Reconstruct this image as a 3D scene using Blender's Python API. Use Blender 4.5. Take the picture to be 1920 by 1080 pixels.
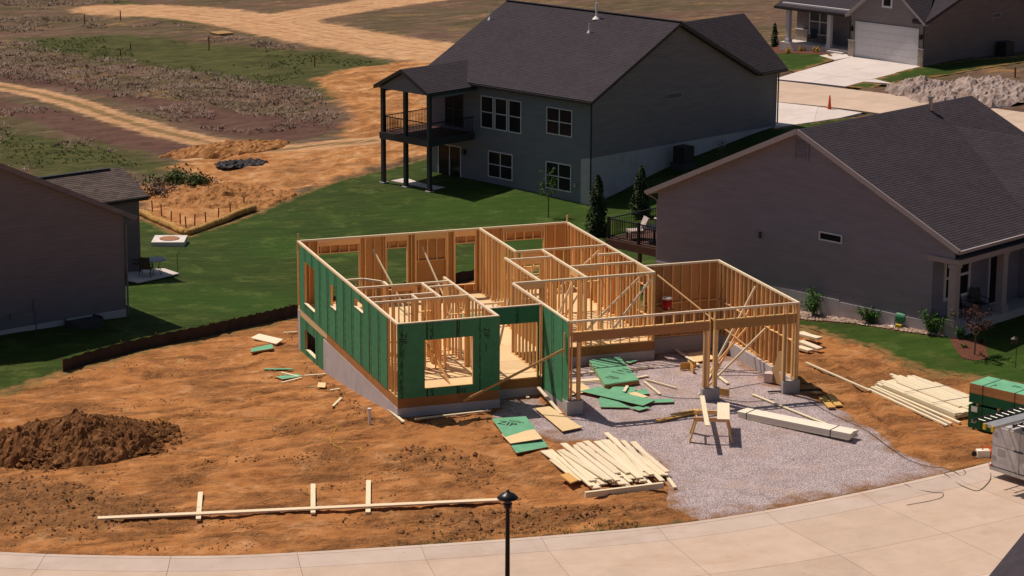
import bpy, bmesh, math, random
import numpy as np
from mathutils import Vector, Matrix, Quaternion
from mathutils.geometry import delaunay_2d_cdt
R = math.radians
random.seed(7); rs = np.random.RandomState(11)
for o in list(bpy.data.objects): bpy.data.objects.remove(o)
S = bpy.context.scene; COL = S.collection
# ------------------------------------------------------------------ camera, sky, sun, exposure
cam = bpy.data.objects.new('camera', bpy.data.cameras.new('camera')); COL.objects.link(cam); S.camera = cam
yaw, pitch, roll = .3369, .2396, .0048
F_ = Vector((math.sin(yaw)*math.cos(pitch), math.cos(yaw)*math.cos(pitch), -math.sin(pitch)))
r_ = Vector((math.cos(yaw), -math.sin(yaw), 0)); u_ = r_.cross(F_)
r2 = r_*math.cos(roll)+u_*math.sin(roll); u2 = u_*math.cos(roll)-r_*math.sin(roll)
cam.matrix_world = Matrix(((r2.x,u2.x,-F_.x,-24.6738),(r2.y,u2.y,-F_.y,-83.0474),(r2.z,u2.z,-F_.z,25.3277),(0,0,0,1)))
cam.data.sensor_width = 36; cam.data.lens = 36*4615.328/1920; cam.data.clip_start = 1; cam.data.clip_end = 6000
SUN_EL, SUN_AZ = 60.0, 123.0            # elevation; direction of the sun, counter-clockwise from +X
W = bpy.data.worlds.new('World'); S.world = W; W.use_nodes = True
nt = W.node_tree; sky = nt.nodes.new('ShaderNodeTexSky'); sky.sky_type = 'NISHITA'; sky.sun_disc = False
sky.sun_elevation = R(SUN_EL); sky.sun_rotation = R(90-SUN_AZ); sky.air_density = 1.0; sky.dust_density = 2.0
bg = nt.nodes['Background']; bg.inputs[1].default_value = .05; nt.links.new(sky.outputs[0], bg.inputs[0])
sun = bpy.data.objects.new('sun', bpy.data.lights.new('sun','SUN')); COL.objects.link(sun)
sun.data.energy = 4.2; sun.data.angle = R(.5); sun.data.color = (1,.87,.74)
sd = Vector((math.cos(R(SUN_AZ))*math.cos(R(SUN_EL)), math.sin(R(SUN_AZ))*math.cos(R(SUN_EL)), math.sin(R(SUN_EL))))
sun.rotation_euler = sd.to_track_quat('Z','Y').to_euler(); sun.location = (0,0,60)
S.view_settings.view_transform = 'Standard'; S.view_settings.look = 'None'; S.view_settings.gamma = 1
S.view_settings.exposure = 0; S.view_settings.use_curve_mapping = False
S.cycles.max_bounces = 8; S.cycles.diffuse_bounces = 6
# ------------------------------------------------------------------ helpers
class MB:
    def __init__(s): s.v=[]; s.f=[]; s.m=[]; s.uv=[]
    def face(s, pts, m=0, uv=None):
        n=len(s.v); s.v += [tuple(p) for p in pts]; s.f.append(tuple(range(n,n+len(pts)))); s.m.append(m); s.uv.append(uv)
    def box(s, x0,x1,y0,y1,z0,z1, m=0, M=None):
        P=[(x,y,z) for z in (z0,z1) for y in (y0,y1) for x in (x0,x1)]
        if M is not None: P=[tuple(M@Vector(p)) for p in P]
        n=len(s.v); s.v+=P
        for f in ((0,2,3,1),(4,5,7,6),(0,1,5,4),(2,6,7,3),(0,4,6,2),(1,3,7,5)):
            s.f.append(tuple(n+i for i in f)); s.m.append(m); s.uv.append(None)
    def beam(s, p0, p1, w, t, up=(0,0,1), m=0):
        M,L=orient(p0,p1,up); s.box(-L/2,L/2,-w/2,w/2,-t/2,t/2,m,M)
    def tube(s, pts, r, n=8, m=0, cap=True):
        pts=[Vector(p) for p in pts]; rr=r if isinstance(r,(list,tuple)) else [r]*len(pts); rings=[]
        for i,p in enumerate(pts):
            d=(pts[min(i+1,len(pts)-1)]-pts[max(i-1,0)]).normalized()
            a=d.orthogonal().normalized() if i==0 else (a-d*a.dot(d)).normalized()
            b=d.cross(a); k=len(s.v)
            for j in range(n):
                t=2*math.pi*j/n; s.v.append(tuple(p+(a*math.cos(t)+b*math.sin(t))*rr[i]))
            rings.append(k)
        for i in range(len(pts)-1):
            for j in range(n):
                s.f.append((rings[i]+j,rings[i]+(j+1)%n,rings[i+1]+(j+1)%n,rings[i+1]+j)); s.m.append(m); s.uv.append(None)
        if cap:
            for k,rev in ((rings[0],1),(rings[-1],0)):
                q=[k+j for j in range(n)]; s.f.append(tuple(q[::-1] if rev else q)); s.m.append(m); s.uv.append(None)
    def lathe(s, prof, n=16, c=(0,0,0), m=0):
        k=len(s.v)
        for r,z in prof:
            for j in range(n):
                t=2*math.pi*j/n; s.v.append((c[0]+r*math.cos(t),c[1]+r*math.sin(t),c[2]+z))
        for i in range(len(prof)-1):
            for j in range(n):
                s.f.append((k+i*n+j,k+i*n+(j+1)%n,k+(i+1)*n+(j+1)%n,k+(i+1)*n+j)); s.m.append(m); s.uv.append(None)
    def poly(s, P, z0, z1, m=0):            # extruded polygon, P counter-clockwise (x,y)
        s.face([(x,y,z1) for x,y in P],m); s.face([(x,y,z0) for x,y in P[::-1]],m)
        for a,b in zip(P,P[1:]+P[:1]): s.face([(*a,z0),(*b,z0),(*b,z1),(*a,z1)],m)
    def mesh(s, name, mats, smooth=False):
        me=bpy.data.meshes.new(name); me.from_pydata(s.v,[],s.f)
        for x in (mats if isinstance(mats,(list,tuple)) else [mats]): me.materials.append(x)
        if any(s.m): me.polygons.foreach_set('material_index',s.m)
        if any(u is not None for u in s.uv):
            ul=me.uv_layers.new(name='UVMap'); d=[]
            for f,u in zip(s.f,s.uv): d += [c for q in (u or [(0,0)]*len(f)) for c in q]
            ul.data.foreach_set('uv',d)
        if smooth: me.polygons.foreach_set('use_smooth',[True]*len(s.f))
        me.update(); return me
    def build(s, name, mats, parent=None, smooth=False): return link(name, s.mesh(name,mats,smooth), parent)
def orient(p0,p1,up=(0,0,1)):
    p0=Vector(p0);p1=Vector(p1);x=p1-p0;L=x.length;x=x/L;z=Vector(up);z=z-x*z.dot(x)
    if z.length<1e-3: z=Vector((0,1,0))-x*x.y
    z.normalize();y=z.cross(x);c=(p0+p1)/2
    return Matrix(((x.x,y.x,z.x,c.x),(x.y,y.y,z.y,c.y),(x.z,y.z,z.z,c.z),(0,0,0,1))),L
def wm(o): return o.matrix_basis.copy() if o.parent is None else wm(o.parent)@o.matrix_basis
def link(name, me, parent=None, Mw=None):
    o=bpy.data.objects.new(name,me); COL.objects.link(o)
    if parent is not None: o.parent=parent
    if Mw is not None: o.matrix_basis=(wm(parent).inverted()@Mw) if parent is not None else Mw
    return o
def tag(o,label,cat,group=None,kind=None):
    o['label']=label; o['category']=cat
    if group: o['group']=group
    if kind: o['kind']=kind
    return o
def thing(name,label,cat,loc=(0,0,0),rz=0,group=None):
    o=bpy.data.objects.new(name,None); COL.objects.link(o); o.location=loc; o.rotation_euler=(0,0,rz); o.empty_display_size=.3
    o.matrix_basis=Matrix.Translation(loc)@Matrix.Rotation(rz,4,'Z')
    return tag(o,label,cat,group)
def struct(o): o['kind']='structure'; return o
_bc={}
def board(name,parent,p0,p1,w,t,mat,up=(0,0,1)):
    """a stick of timber between two points: its length lies on its own X axis, meshes are shared by size"""
    M,L=orient(p0,p1,up); k=(round(L,2),round(w,3),round(t,3),mat.name)
    if k not in _bc:
        b=MB(); b.box(-L/2,L/2,-w/2,w/2,-t/2,t/2); _bc[k]=b.mesh(name,mat)
    return link(name,_bc[k],parent,M)
# value noise
def _h(i,j,s): 
    n=(i*374761393+j*668265263+s*974634511)&0xffffffff; n=((n^(n>>13))*1274126177)&0xffffffff; return ((n^(n>>16))&0xffff)/65535.
def vn(x,y,s=0):
    x=np.asarray(x,float);y=np.asarray(y,float);i=np.floor(x).astype(np.int64);j=np.floor(y).astype(np.int64);u=x-i;v=y-j
    u=u*u*(3-2*u);v=v*v*(3-2*v)
    return (_h(i,j,s)*(1-u)+_h(i+1,j,s)*u)*(1-v)+(_h(i,j+1,s)*(1-u)+_h(i+1,j+1,s)*u)*v
def fbm(x,y,o=4,s=0): return sum(vn(x*2**k,y*2**k,s+k)*.5**k for k in range(o))/sum(.5**k for k in range(o))-.5
def sdist(P,x,y):                      # signed distance to polygon, negative inside
    x=np.asarray(x,float);y=np.asarray(y,float);d=np.full(x.shape,1e9);ins=np.zeros(x.shape,bool);n=len(P)
    for k in range(n):
        ax,ay=P[k][:2];bx,by=P[(k+1)%n][:2];ex,ey=bx-ax,by-ay;L=ex*ex+ey*ey+1e-12
        t=np.clip(((x-ax)*ex+(y-ay)*ey)/L,0,1);d=np.minimum(d,np.hypot(x-ax-t*ex,y-ay-t*ey))
        c=(ay>y)!=(by>y);ins^=c&(x<(bx-ax)*(y-ay)/(by-ay+1e-12)+ax)
    return np.where(ins,-d,d)
def pdist(P,x,y):                      # distance to polyline
    d=np.full(np.shape(x),1e9)
    for (ax,ay),(bx,by) in zip([p[:2] for p in P],[p[:2] for p in P[1:]]):
        ex,ey=bx-ax,by-ay;t=np.clip(((x-ax)*ex+(y-ay)*ey)/(ex*ex+ey*ey+1e-12),0,1);d=np.minimum(d,np.hypot(x-ax-t*ex,y-ay-t*ey))
    return d
# ------------------------------------------------------------------ materials
class N:
    def __init__(s,name):
        s.m=bpy.data.materials.new(name); s.m.use_nodes=True; s.t=s.m.node_tree; s.b=s.t.nodes['Principled BSDF']; s.c=None
    def n(s,ty,**k):
        x=s.t.nodes.new('ShaderNode'+ty)
        for a,v in k.items(): setattr(x,a,v)
        return x
    def l(s,a,b): s.t.links.new(a,b)
    def co(s,kind='Object',scale=(1,1,1)):
        if s.c is None: s.c=s.n('TexCoord')
        mp=s.n('Mapping'); mp.inputs['Scale'].default_value=scale; s.l(s.c.outputs[kind],mp.inputs[0]); return mp.outputs[0]
    def noise(s,vec,sc,det=4,rough=.55,dist=0):
        x=s.n('TexNoise'); x.inputs['Scale'].default_value=sc; x.inputs['Detail'].default_value=det; x.inputs['Roughness'].default_value=rough; x.inputs['Distortion'].default_value=dist
        s.l(vec,x.inputs['Vector']); return x.outputs['Fac']
    def ramp(s,fac,*st):
        x=s.n('ValToRGB'); e=x.color_ramp.elements
        while len(e)<len(st): e.new(.5)
        for q,(p,c) in zip(e,st): q.position=p; q.color=(*c,1) if len(c)==3 else c
        s.l(fac,x.inputs[0]); return x.outputs[0]
    def mix(s,f,a,b,mode='MIX'):
        x=s.n('MixRGB',blend_type=mode)
        for sock,v in ((x.inputs[0],f),(x.inputs[1],a),(x.inputs[2],b)):
            if isinstance(v,(int,float)): sock.default_value=v
            elif isinstance(v,(tuple,list)): sock.default_value=(*v,1)
            else: s.l(v,sock)
        return x.outputs[0]
    def math(s,op,a,b=None):
        x=s.n('Math',operation=op)
        for sock,v in zip(x.inputs,(a,b)):
            if v is None: continue
            if isinstance(v,(int,float)): sock.default_value=v
            else: s.l(v,sock)
        return x.outputs[0]
    def mr(s,v,a,b,c=0,d=1):
        x=s.n('MapRange'); s.l(v,x.inputs[0])
        for i,q in enumerate((a,b,c,d)): x.inputs[i+1].default_value=q
        return x.outputs[0]
    def rnd(s): return s.n('ObjectInfo').outputs['Random']
    def attr(s,n): return s.n('Attribute',attribute_name=n).outputs['Fac']
    def hsv(s,col,v=None,sat=None,hue=None):
        x=s.n('HueSaturation'); s.l(col,x.inputs['Color'])
        for k,q in (('Value',v),('Saturation',sat),('Hue',hue)):
            if q is None: continue
            if isinstance(q,(int,float)): x.inputs[k].default_value=q
            else: s.l(q,x.inputs[k])
        return x.outputs[0]
    def out(s,col,rough=.8,bump=None,bs=.3,bd=.02,spec=.3,metal=0):
        if isinstance(col,(tuple,list)): s.b.inputs['Base Color'].default_value=(*col,1)
        else: s.l(col,s.b.inputs['Base Color'])
        s.b.inputs['Roughness'].default_value=rough; s.b.inputs['Specular IOR Level'].default_value=spec; s.b.inputs['Metallic'].default_value=metal
        if bump is not None:
            x=s.n('Bump'); x.inputs['Strength'].default_value=bs; x.inputs['Distance'].default_value=bd; s.l(bump,x.inputs['Height']); s.l(x.outputs[0],s.b.inputs['Normal'])
        return s.m
def simple(name,c,rough=.7,var=.12,sc=3,spec=.3,metal=0,kind='Object',bump=0):
    q=N(name); v=q.noise(q.co(kind),sc,5); col=q.hsv(q.mix(0,c,c),v=q.mr(v,.3,.7,1-var,1+var))
    return q.out(col,rough,v if bump else None,bump,.02,spec,metal)
def wood(name,a,b,var=.18,knots=True):
    q=N(name); v=q.noise(q.co('Object',(1.2,22,22)),1.6,4,.6,.6); c=q.ramp(v,(.32,a),(.68,b))
    if knots:
        k=q.n('TexVoronoi'); k.inputs['Scale'].default_value=2.2; q.l(q.co('Object',(.8,4,4)),k.inputs['Vector'])
        c=q.mix(q.mr(k.outputs['Distance'],.0,.10,.75,0),c,tuple(x*.4 for x in a))
    r=q.rnd(); c=q.hsv(c,v=q.mr(r,0,1,1-var,1+var*.6),hue=q.mr(q.math('FRACT',q.math('MULTIPLY',r,7.3)),0,1,.488,.508))
    return q.out(c,.75,v,.15,.01,.2)
m_stud=wood('stud_wood',(.74,.42,.16),(.83,.56,.27),.30); m_lum=wood('lumber_wood',(.74,.62,.41),(.84,.74,.55),.10); m_dark=wood('weathered_wood',(.42,.25,.09),(.58,.38,.16))
m_plate=wood('top_plate_wood',(.76,.60,.40),(.84,.71,.52),.08,False); m_lvl=wood('laminated_beam_wood',(.36,.17,.06),(.47,.25,.10),.1,False); m_yel=wood('orange_lumber',(.62,.36,.10),(.72,.46,.15),.1); m_white=wood('primed_white_trim',(.80,.72,.58),(.87,.80,.68),.05,False)
m_stain=wood('stained_deck_wood',(.08,.042,.03),(.13,.07,.05),.2,False); m_stake=wood('red_stake_wood',(.17,.055,.025),(.26,.09,.04))
def osb(name,a,b,dark=1):
    q=N(name); k=q.n('TexVoronoi'); k.inputs['Scale'].default_value=9; q.l(q.co('Object',(1,1,2.2)),k.inputs['Vector'])
    v=q.noise(q.co(),1.3,6,.65); c=q.mix(.5,q.ramp(v,(.3,a),(.7,b)),q.ramp(q.n('SeparateColor').outputs[0] if 0 else k.outputs['Distance'],(0,b),(.6,a)))
    c=q.hsv(c,v=q.mr(q.rnd(),0,1,.86,1.1)); return q.out(c,.8,v,.1,.01,.2)
m_osb=osb('osb_board',(.44,.215,.08),(.57,.31,.13)); m_sub=osb('subfloor_osb',(.70,.50,.27),(.80,.62,.37)); m_rim=osb('rim_board_osb',(.32,.14,.05),(.45,.225,.085))
def zipgreen(name,c,prints=True):
    q=N(name); v=q.noise(q.co(),2.4,6,.6); f=q.noise(q.co('Object',(1,1,1)),38,3)
    col=q.hsv(q.mix(0,c,c),v=q.mr(v,.3,.7,.84,1.14)); col=q.mix(q.mr(f,.55,.75,0,.25),col,tuple(x*.6 for x in c))
    if prints:                                   # printed nailing lines and lettering bands, flat print on the face
        x=q.n('SeparateXYZ'); q.l(q.co(),x.inputs[0]); px=x.outputs['X']
        band=q.math('MULTIPLY',q.math('LESS_THAN',q.math('ABSOLUTE',q.math('SUBTRACT',px,.40)),.075),q.math('GREATER_THAN',q.noise(q.co('Object',(14,1,2.6)),1.7,4),.47))
        ln=q.math('LESS_THAN',q.math('ABSOLUTE',q.math('SUBTRACT',q.math('ABSOLUTE',px),.60)),.05)
        col=q.mix(q.math('MULTIPLY',q.math('MAXIMUM',q.math('MULTIPLY',band,.8),ln),.85),col,(.008,.02,.012))
    col=q.hsv(col,v=q.mr(q.rnd(),0,1,.92,1.08)); return q.out(col,.75,f,.05,.01,.25)
m_zip=zipgreen('green_sheathing',(.062,.24,.12)); m_zipf=zipgreen('green_panel_face',(.15,.40,.235),False)
m_zipd=simple('dark_green_edge_paint',(.012,.11,.045),.7)
m_ink=simple('black_print',(.012,.02,.015),.8); m_inkw=simple('white_print',(.75,.78,.72),.8)
def concrete(name,a,b,sc=.9,joint=False):
    q=N(name); v=q.noise(q.co(),sc,7,.62); f=q.noise(q.co(),26,3); c=q.mix(q.mr(f,.4,.8,0,.25),q.ramp(v,(.3,a),(.72,b)),tuple(x*.8 for x in a))
    st=q.noise(q.co('Object',(1,1,.25)),.35,5,.7); c=q.mix(q.mr(st,.52,.75,0,.45),c,tuple(x*.72 for x in a))
    dm=q.noise(q.co('Object',(.35,1.1,1)),.8,6,.7,.6); c=q.mix(q.mr(dm,.54,.74,0,.42),c,(.40,.235,.14)); sp=q.noise(q.co(),5,3,.5); c=q.mix(q.mr(sp,.70,.76,0,.45),c,tuple(x*.45 for x in a))
    c=q.hsv(c,v=q.mr(q.rnd(),0,1,.95,1.03)); return q.out(c,.9,f,.12,.01,.2)
m_road=concrete('street_concrete',(.51,.385,.30),(.60,.46,.365)); m_curb=concrete('curb_concrete',(.53,.42,.35),(.61,.49,.42)); m_drive=concrete('driveway_concrete',(.60,.53,.50),(.68,.61,.58),.5)
m_found=concrete('foundation_concrete',(.42,.385,.40),(.52,.48,.495),1.4); m_pier=concrete('pier_concrete',(.40,.37,.36),(.48,.45,.44),2)
def lap(name,c,var=.10,course=.17):
    q=N(name); x=q.n('SeparateXYZ'); q.l(q.co(),x.inputs[0]); s=q.math('FRACT',q.math('DIVIDE',x.outputs['Z'],course))
    v=q.noise(q.co('Object',(.6,.6,3)),1.2,4); c1=q.hsv(q.mix(0,c,c),v=q.mr(v,.3,.7,1-var,1+var)); return q.out(c1,.7,s,1.0,.03,.25)
m_sidR=lap('taupe_siding',(.25,.24,.315)); m_sidM=lap('charcoal_siding',(.20,.20,.25)); m_sidMg=lap('dark_taupe_siding',(.255,.225,.255)); m_sidL=lap('brown_siding',(.20,.185,.225)); m_sidT=lap('grey_siding',(.20,.175,.19)); m_sidTb=lap('brown_grey_siding',(.22,.175,.17))
def shingle(name,a,b,lw=.3):
    q=N(name); k=q.n('TexBrick'); k.inputs['Scale'].default_value=1; k.inputs['Brick Width'].default_value=lw; k.inputs['Row Height'].default_value=.15; k.inputs['Mortar Size'].default_value=.006
    k.inputs['Color1'].default_value=(*a,1); k.inputs['Color2'].default_value=(*b,1); k.inputs['Mortar'].default_value=(*[x*.72 for x in a],1); q.l(q.co('UV'),k.inputs['Vector'])
    v=q.noise(q.co('UV'),.7,6,.6); f=q.noise(q.co('UV'),30,3); c=q.hsv(k.outputs['Color'],v=q.mr(v,.25,.75,.9,1.1)); c=q.mix(q.mr(f,.4,.8,0,.3),c,b)
    return q.out(c,.95,f,.12,.008,.08)
m_shR=shingle('charcoal_shingles',(.048,.040,.049),(.062,.051,.062)); m_shM=shingle('dark_grey_shingles',(.048,.041,.049),(.060,.051,.061)); m_shL=shingle('weathered_brown_shingles',(.085,.065,.06),(.15,.115,.105),.34)
m_trimR=simple('pale_taupe_trim',(.34,.29,.30),.6,.05); m_trimW=simple('white_trim',(.62,.60,.62),.55,.04); m_dkmet=simple('dark_bronze_metal',(.022,.019,.02),.5,.1,3,.4); m_trimM=simple('charcoal_trim',(.05,.048,.05),.6,.05)
m_pvc=simple('white_plastic_pipe',(.8,.78,.76),.4,.03); m_galv=simple('galvanised_metal',(.42,.42,.43),.35,.15,8,.5,.8)
def glassm(name,c=(.012,.014,.018)):
    q=N(name); return q.out(c,.12,None,0,0,.12)
m_glass=glassm('dark_window_glass',(.018,.018,.022)); m_blind=simple('pale_window_glass',(.09,.10,.12),.15,.3,1.5)
m_red=simple('red_plastic',(.42,.012,.014),.4,.08); m_orange=simple('orange_plastic',(.75,.09,.03),.5,.08); m_black=simple('black_plastic',(.012,.012,.014),.35,.1); m_rub=simple('black_rubber',(.016,.016,.016),.8,.1)
m_trailer=simple('scuffed_white_panel',(.50,.47,.47),.5,.22,2.2); m_alu=simple('aluminium',(.55,.54,.53),.4,.12,6,.5,.7); m_yellow=simple('yellow_plastic',(.62,.42,.03),.5,.08)
m_card=simple('cardboard',(.42,.26,.12),.8,.08); m_strap=simple('black_strapping',(.02,.02,.02),.6,.05); m_stone=simple('tan_veneer_stone',(.36,.30,.25),.85,.3,7,.2,0,'Object',.4)
m_soil=None
def foliage(name,a,b,sc=4):
    q=N(name); v=q.noise(q.co(),sc,4); c=q.ramp(v,(.3,a),(.7,b)); q.b.inputs['Subsurface Weight'].default_value=0; return q.out(c,.7,None,0,0,.2)
m_leaf=foliage('shrub_leaves',(.035,.09,.014),(.075,.17,.03)); m_ever=foliage('evergreen_leaves',(.018,.034,.010),(.052,.072,.024)); m_redleaf=foliage('purple_leaves',(.06,.022,.02),(.11,.045,.035)); m_bark=simple('bark',(.10,.075,.055),.9,.2,8)
m_dry=foliage('dry_grass_blades',(.13,.08,.06),(.36,.26,.195),.35); m_gr=foliage('green_grass_blades',(.04,.075,.012),(.08,.11,.025),.3); m_straw=simple('straw',(.47,.265,.085),.9,.3,9,.2,0,'Object',.5)
# ------------------------------------------------------------------ terrain
CP=np.array([
 # x,y,z control heights of the site
 (0,0,-.74),(0,10.5,-1.74),(0,14.6,-1.85),(0,5,-1.25),(6,-1.6,-.7),(11.8,-1.6,-.68),(15.4,-1.6,-.7),(15.4,5.8,-.8),(9,2,-.7),(8,3.8,-.71),(11,4.4,-.72),(14,4.5,-.73),(12,8,-1.2),(12,14.6,-2.2),(6,14.6,-2.3),
 (-16,-9.4,-1.0),(-8,-10,-1.0),(0,-8.5,-1.0),(8,-5.2,-.95),(19,-10.5,-.95),(24,0,-1.05),(0,-16,-1.05),(20,-20,-1.0),(-20,-18,-1.05),(40,-10,-.9),(60,10,-.6),
 (-6,-4,-.95),(-12,-3,-1.0),(-5,3,-1.2),(-10,6,-1.5),(-4,9,-1.75),(-17,8,-1.7),
 (-5.4,23.4,-2.1),(-12,21,-1.9),(-25,16,-1.8),(-3,17,-2.1),(-3.8,31,-2.25),(-1,34.5,-2.55),(-6,30,-2.1),(3,22,-2.6),(1.5,33,-2.85),
 (10,28,-2.8),(14.9,36,-3.0),(24.3,43.6,-3.05),(15,52,-3.1),(22.5,33,-2.7),(19,22,-1.9),(14,20,-2.4),
 (27.2,5.0,-.68),(26,6.2,-.74),(30,3,-.75),(24.6,8.2,-.98),(29.5,-2,-1.0),(23,13,-1.15),(21,17,-1.4),(33,8,-.65),(45,20,-.6),
 (30,46.5,-1.8),(39.4,51.2,-.55),(45,55,-.3),(55,50,-.3),(52,62,-.05),(56.7,65,.3),(50,72,.3),(66,70,.3),(60,52,-.1),(80,60,0),
 (0,45,-3.3),(-20,50,-3.6),(10,70,-3.6),(-30,80,-4),(20,100,-4),(60,120,-3.5),(0,140,-4.5),(-40,130,-5),(60,180,-5),(0,220,-5.5),(100,120,-2.5),(120,200,-4.5),(-60,200,-5.5),(60,260,-6),(-60,60,-4),(-45,25,-2.5),(-45,-10,-1.3),(110,60,-.5),(80,-20,-.7),(0,-40,-1.1),(70,95,-1.5),(45,85,-1.5)],float)
def _phi(r): return np.where(r>0,r*r*np.log(r+1e-9),0)*0+r   # biharmonic in 3d: smooth cone
def _fit():
    P=CP[:,:2]/50; n=len(P); D=np.sqrt(((P[:,None]-P[None])**2).sum(-1)+.0009)
    A=np.zeros((n+3,n+3)); A[:n,:n]=D-np.eye(n)*.004; A[:n,n]=1;A[:n,n+1:]=P;A[n,:n]=1;A[n+1:,:n]=P.T
    return np.linalg.solve(A,np.r_[CP[:,2],0,0,0])
_W=_fit()
def hz(x,y):
    x=np.asarray(x,float);y=np.asarray(y,float); sh=np.broadcast(x,y).shape
    q=np.stack([np.broadcast_to(x,sh).ravel()/50,np.broadcast_to(y,sh).ravel()/50],1); P=CP[:,:2]/50
    out=np.empty(len(q))
    for i in range(0,len(q),20000):
        s=q[i:i+20000]; D=np.sqrt(((s[:,None]-P[None])**2).sum(-1)+.0009)
        out[i:i+20000]=D@_W[:len(P)]+_W[len(P)]+s@_W[len(P)+1:]
    return out.reshape(sh)

ROADIN=[(-38,14),(-31,4.5),(-25,-2.6),(-20,-6.5),(-15.7,-9.2),(-12.6,-10.6),(-9.47,-11.64),(-7.1,-12.1),(-3.5,-12.6),(.6,-13.05),(5.1,-13.35),(8.6,-13.1),(12.26,-12.5),(15.7,-11.75),(18.4,-11.0),(24,-9),(30,-6.2),(36,-2.4),(43,3),(50,9)]
def smooth_line(P,n=3):
    out=[]
    for i in range(len(P)-1):
        p0,p1,p2,p3=[np.array(P[min(max(k,0),len(P)-1)],float) for k in (i-1,i,i+1,i+2)]
        for t in np.arange(n)/n: out.append(.5*((2*p1)+(p2-p0)*t+(2*p0-5*p1+4*p2-p3)*t*t+(3*p1-p0-3*p2+p3)*t**3))
    out.append(np.array(P[-1],float)); return out
RD=np.array(smooth_line(ROADIN)); _d=np.gradient(RD,axis=0); _d/=np.hypot(_d[:,0],_d[:,1])[:,None]; RN=np.stack([_d[:,1],-_d[:,0]],1)
RS=np.r_[0,np.cumsum(np.hypot(*np.diff(RD,axis=0).T))]
def rpt(s,w): return (np.interp(s,RS,RD[:,0]+RN[:,0]*w),np.interp(s,RS,RD[:,1]+RN[:,1]*w))
RW=9.0
ROADP=[tuple(p) for p in RD]+[tuple(p) for p in (RD+RN*RW)[::-1]]
SE,SM=[(45.931, 65.126),(52.204, 54.973)],[(42.809, 58.478),(45.902, 52.654)]     # far street, two kerb lines
sdx=np.array(SE[1])-np.array(SE[0]); sdx=sdx/np.hypot(*sdx); se=np.array(SE[0]); smm=np.array(SM[0]); sn=np.array((sdx[1],-sdx[0])); sw=float((smm-se)@sn)
if sw<0: sn=-sn; sw=-sw
STREET=[tuple(se-sdx*8),tuple(se+sdx*55),tuple(se+sdx*55+sn*sw),tuple(se-sdx*8+sn*sw)]
LAWN=[(-10.003, 14.113),(-5.347, 17.447),(-1.255, 20.104),(1.954, 22.730),(7.055, 25.899),(12.184, 27.697),(16.050, 29.219),(12.4,25),(15.6,21.5),(16.6,17),(16.9,12),(17.2,8.6),(20.442, 8.537),(20.780, 6.293),(21.253, 4.797),(21.573, 3.527),(21.744, 1.559),(21.973, -0.007),(23.611, -0.703),(24.527, -3.002),(42,2),(48,14),(44,30),(46.377, 51.927),(40.351, 51.125),(39.117, 50.697),(38,53),(20,60),(19.444, 58.859),(16.325, 57.514),(13.272, 56.122),(9.053, 52.347),(6.349, 49.189),(1.185, 43.771),(0.122, 50.655),(-3,50),(-14,46),(-26,34),(-45,20),(-18.985, 11.646),(-12.897, 11.469),(-11.456, 12.749)]
TL1=[(52.705, 81.971),(53.069, 71.337),(52.186, 69.313),(48.186, 66.724),(47.143, 69.163)]; TL2=[(56.741, 65.173),(66.070, 67.406),(66.514, 65.298),(58.053, 62.153),(52.470, 60.680),(51.379, 62.526)]; TL3=[(49.044, 61.093),(50.459, 62.500),(51.682, 61.051),(49.994, 59.676)]
GRAV=[(3.95,1.2),(3.95,0),(3.2,-.9),(3.331, -1.089),(4.077, -2.499),(4.483, -4.477),(5.762, -4.320),(6.742, -5.214),(7.140, -7.237),(6.648, -9.615),(5.994, -10.854),(5.799, -11.642),(6.113, -12.700),(6.317, -13.322),(8.650, -13.015),(12.282, -12.403),(15.702, -11.686),(16.832, -11.331),(16.401, -10.214),(15.923, -8.948),(16.221, -7.082),(16.191, -4.687),(16.023, -3.261),(15.608, -2.293),(15.7,-2),(15.3,-1.5),(15.3,5.8),(12.1,5.8),(12.1,4.7),(6.1,4.7),(6.05,-1.6),(5.6,-1.2),(5.9,1.1)]
TRACK1=[(-2.093, 108.830),(-0.230, 104.566),(1.639, 100.913),(3.460, 95.002),(5.065, 86.613),(6.883, 78.746),(8.471, 74.286),(9.812, 70.767),(12.223, 67.655),(14.966, 67.413),(18.314, 66.719)]
TRACK2=[(16.908, 149.297),(21.775, 145.591),(25.513, 139.550),(28.049, 131.444),(30.391, 121.840),(32.785, 113.655),(35.086, 104.732),(36.840, 100.505)]; TRACK3=[(29.025, 135.377),(34.378, 140.404),(40.752, 144.476),(47.455, 148.761),(53.835, 151.250)]
BARE=[(7.912, 68.184),(10.033, 70.200),(12.617, 66.447),(16.608, 68.243),(19.754, 76.940),(21.722, 91.285),(22.584, 98.440),(26.520, 101.159),(30.146, 101.670),(35.647, 102.294),(35.062, 95.197),(22,62),(18,58),(19.629, 59.451),(16.500, 58.111),(13.396, 56.574),(9.165, 52.788),(6.561, 50.074),(2.773, 46.428),(1.025, 45.094),(0.273, 51.445),(1.271, 55.357),(3.483, 57.013),(6.035, 58.473),(5.432, 63.248),(4.498, 65.165)]
PALE=[(5.708, 69.792),(6.847, 69.637),(7.638, 67.247),(5.911, 67.134)]
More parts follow.
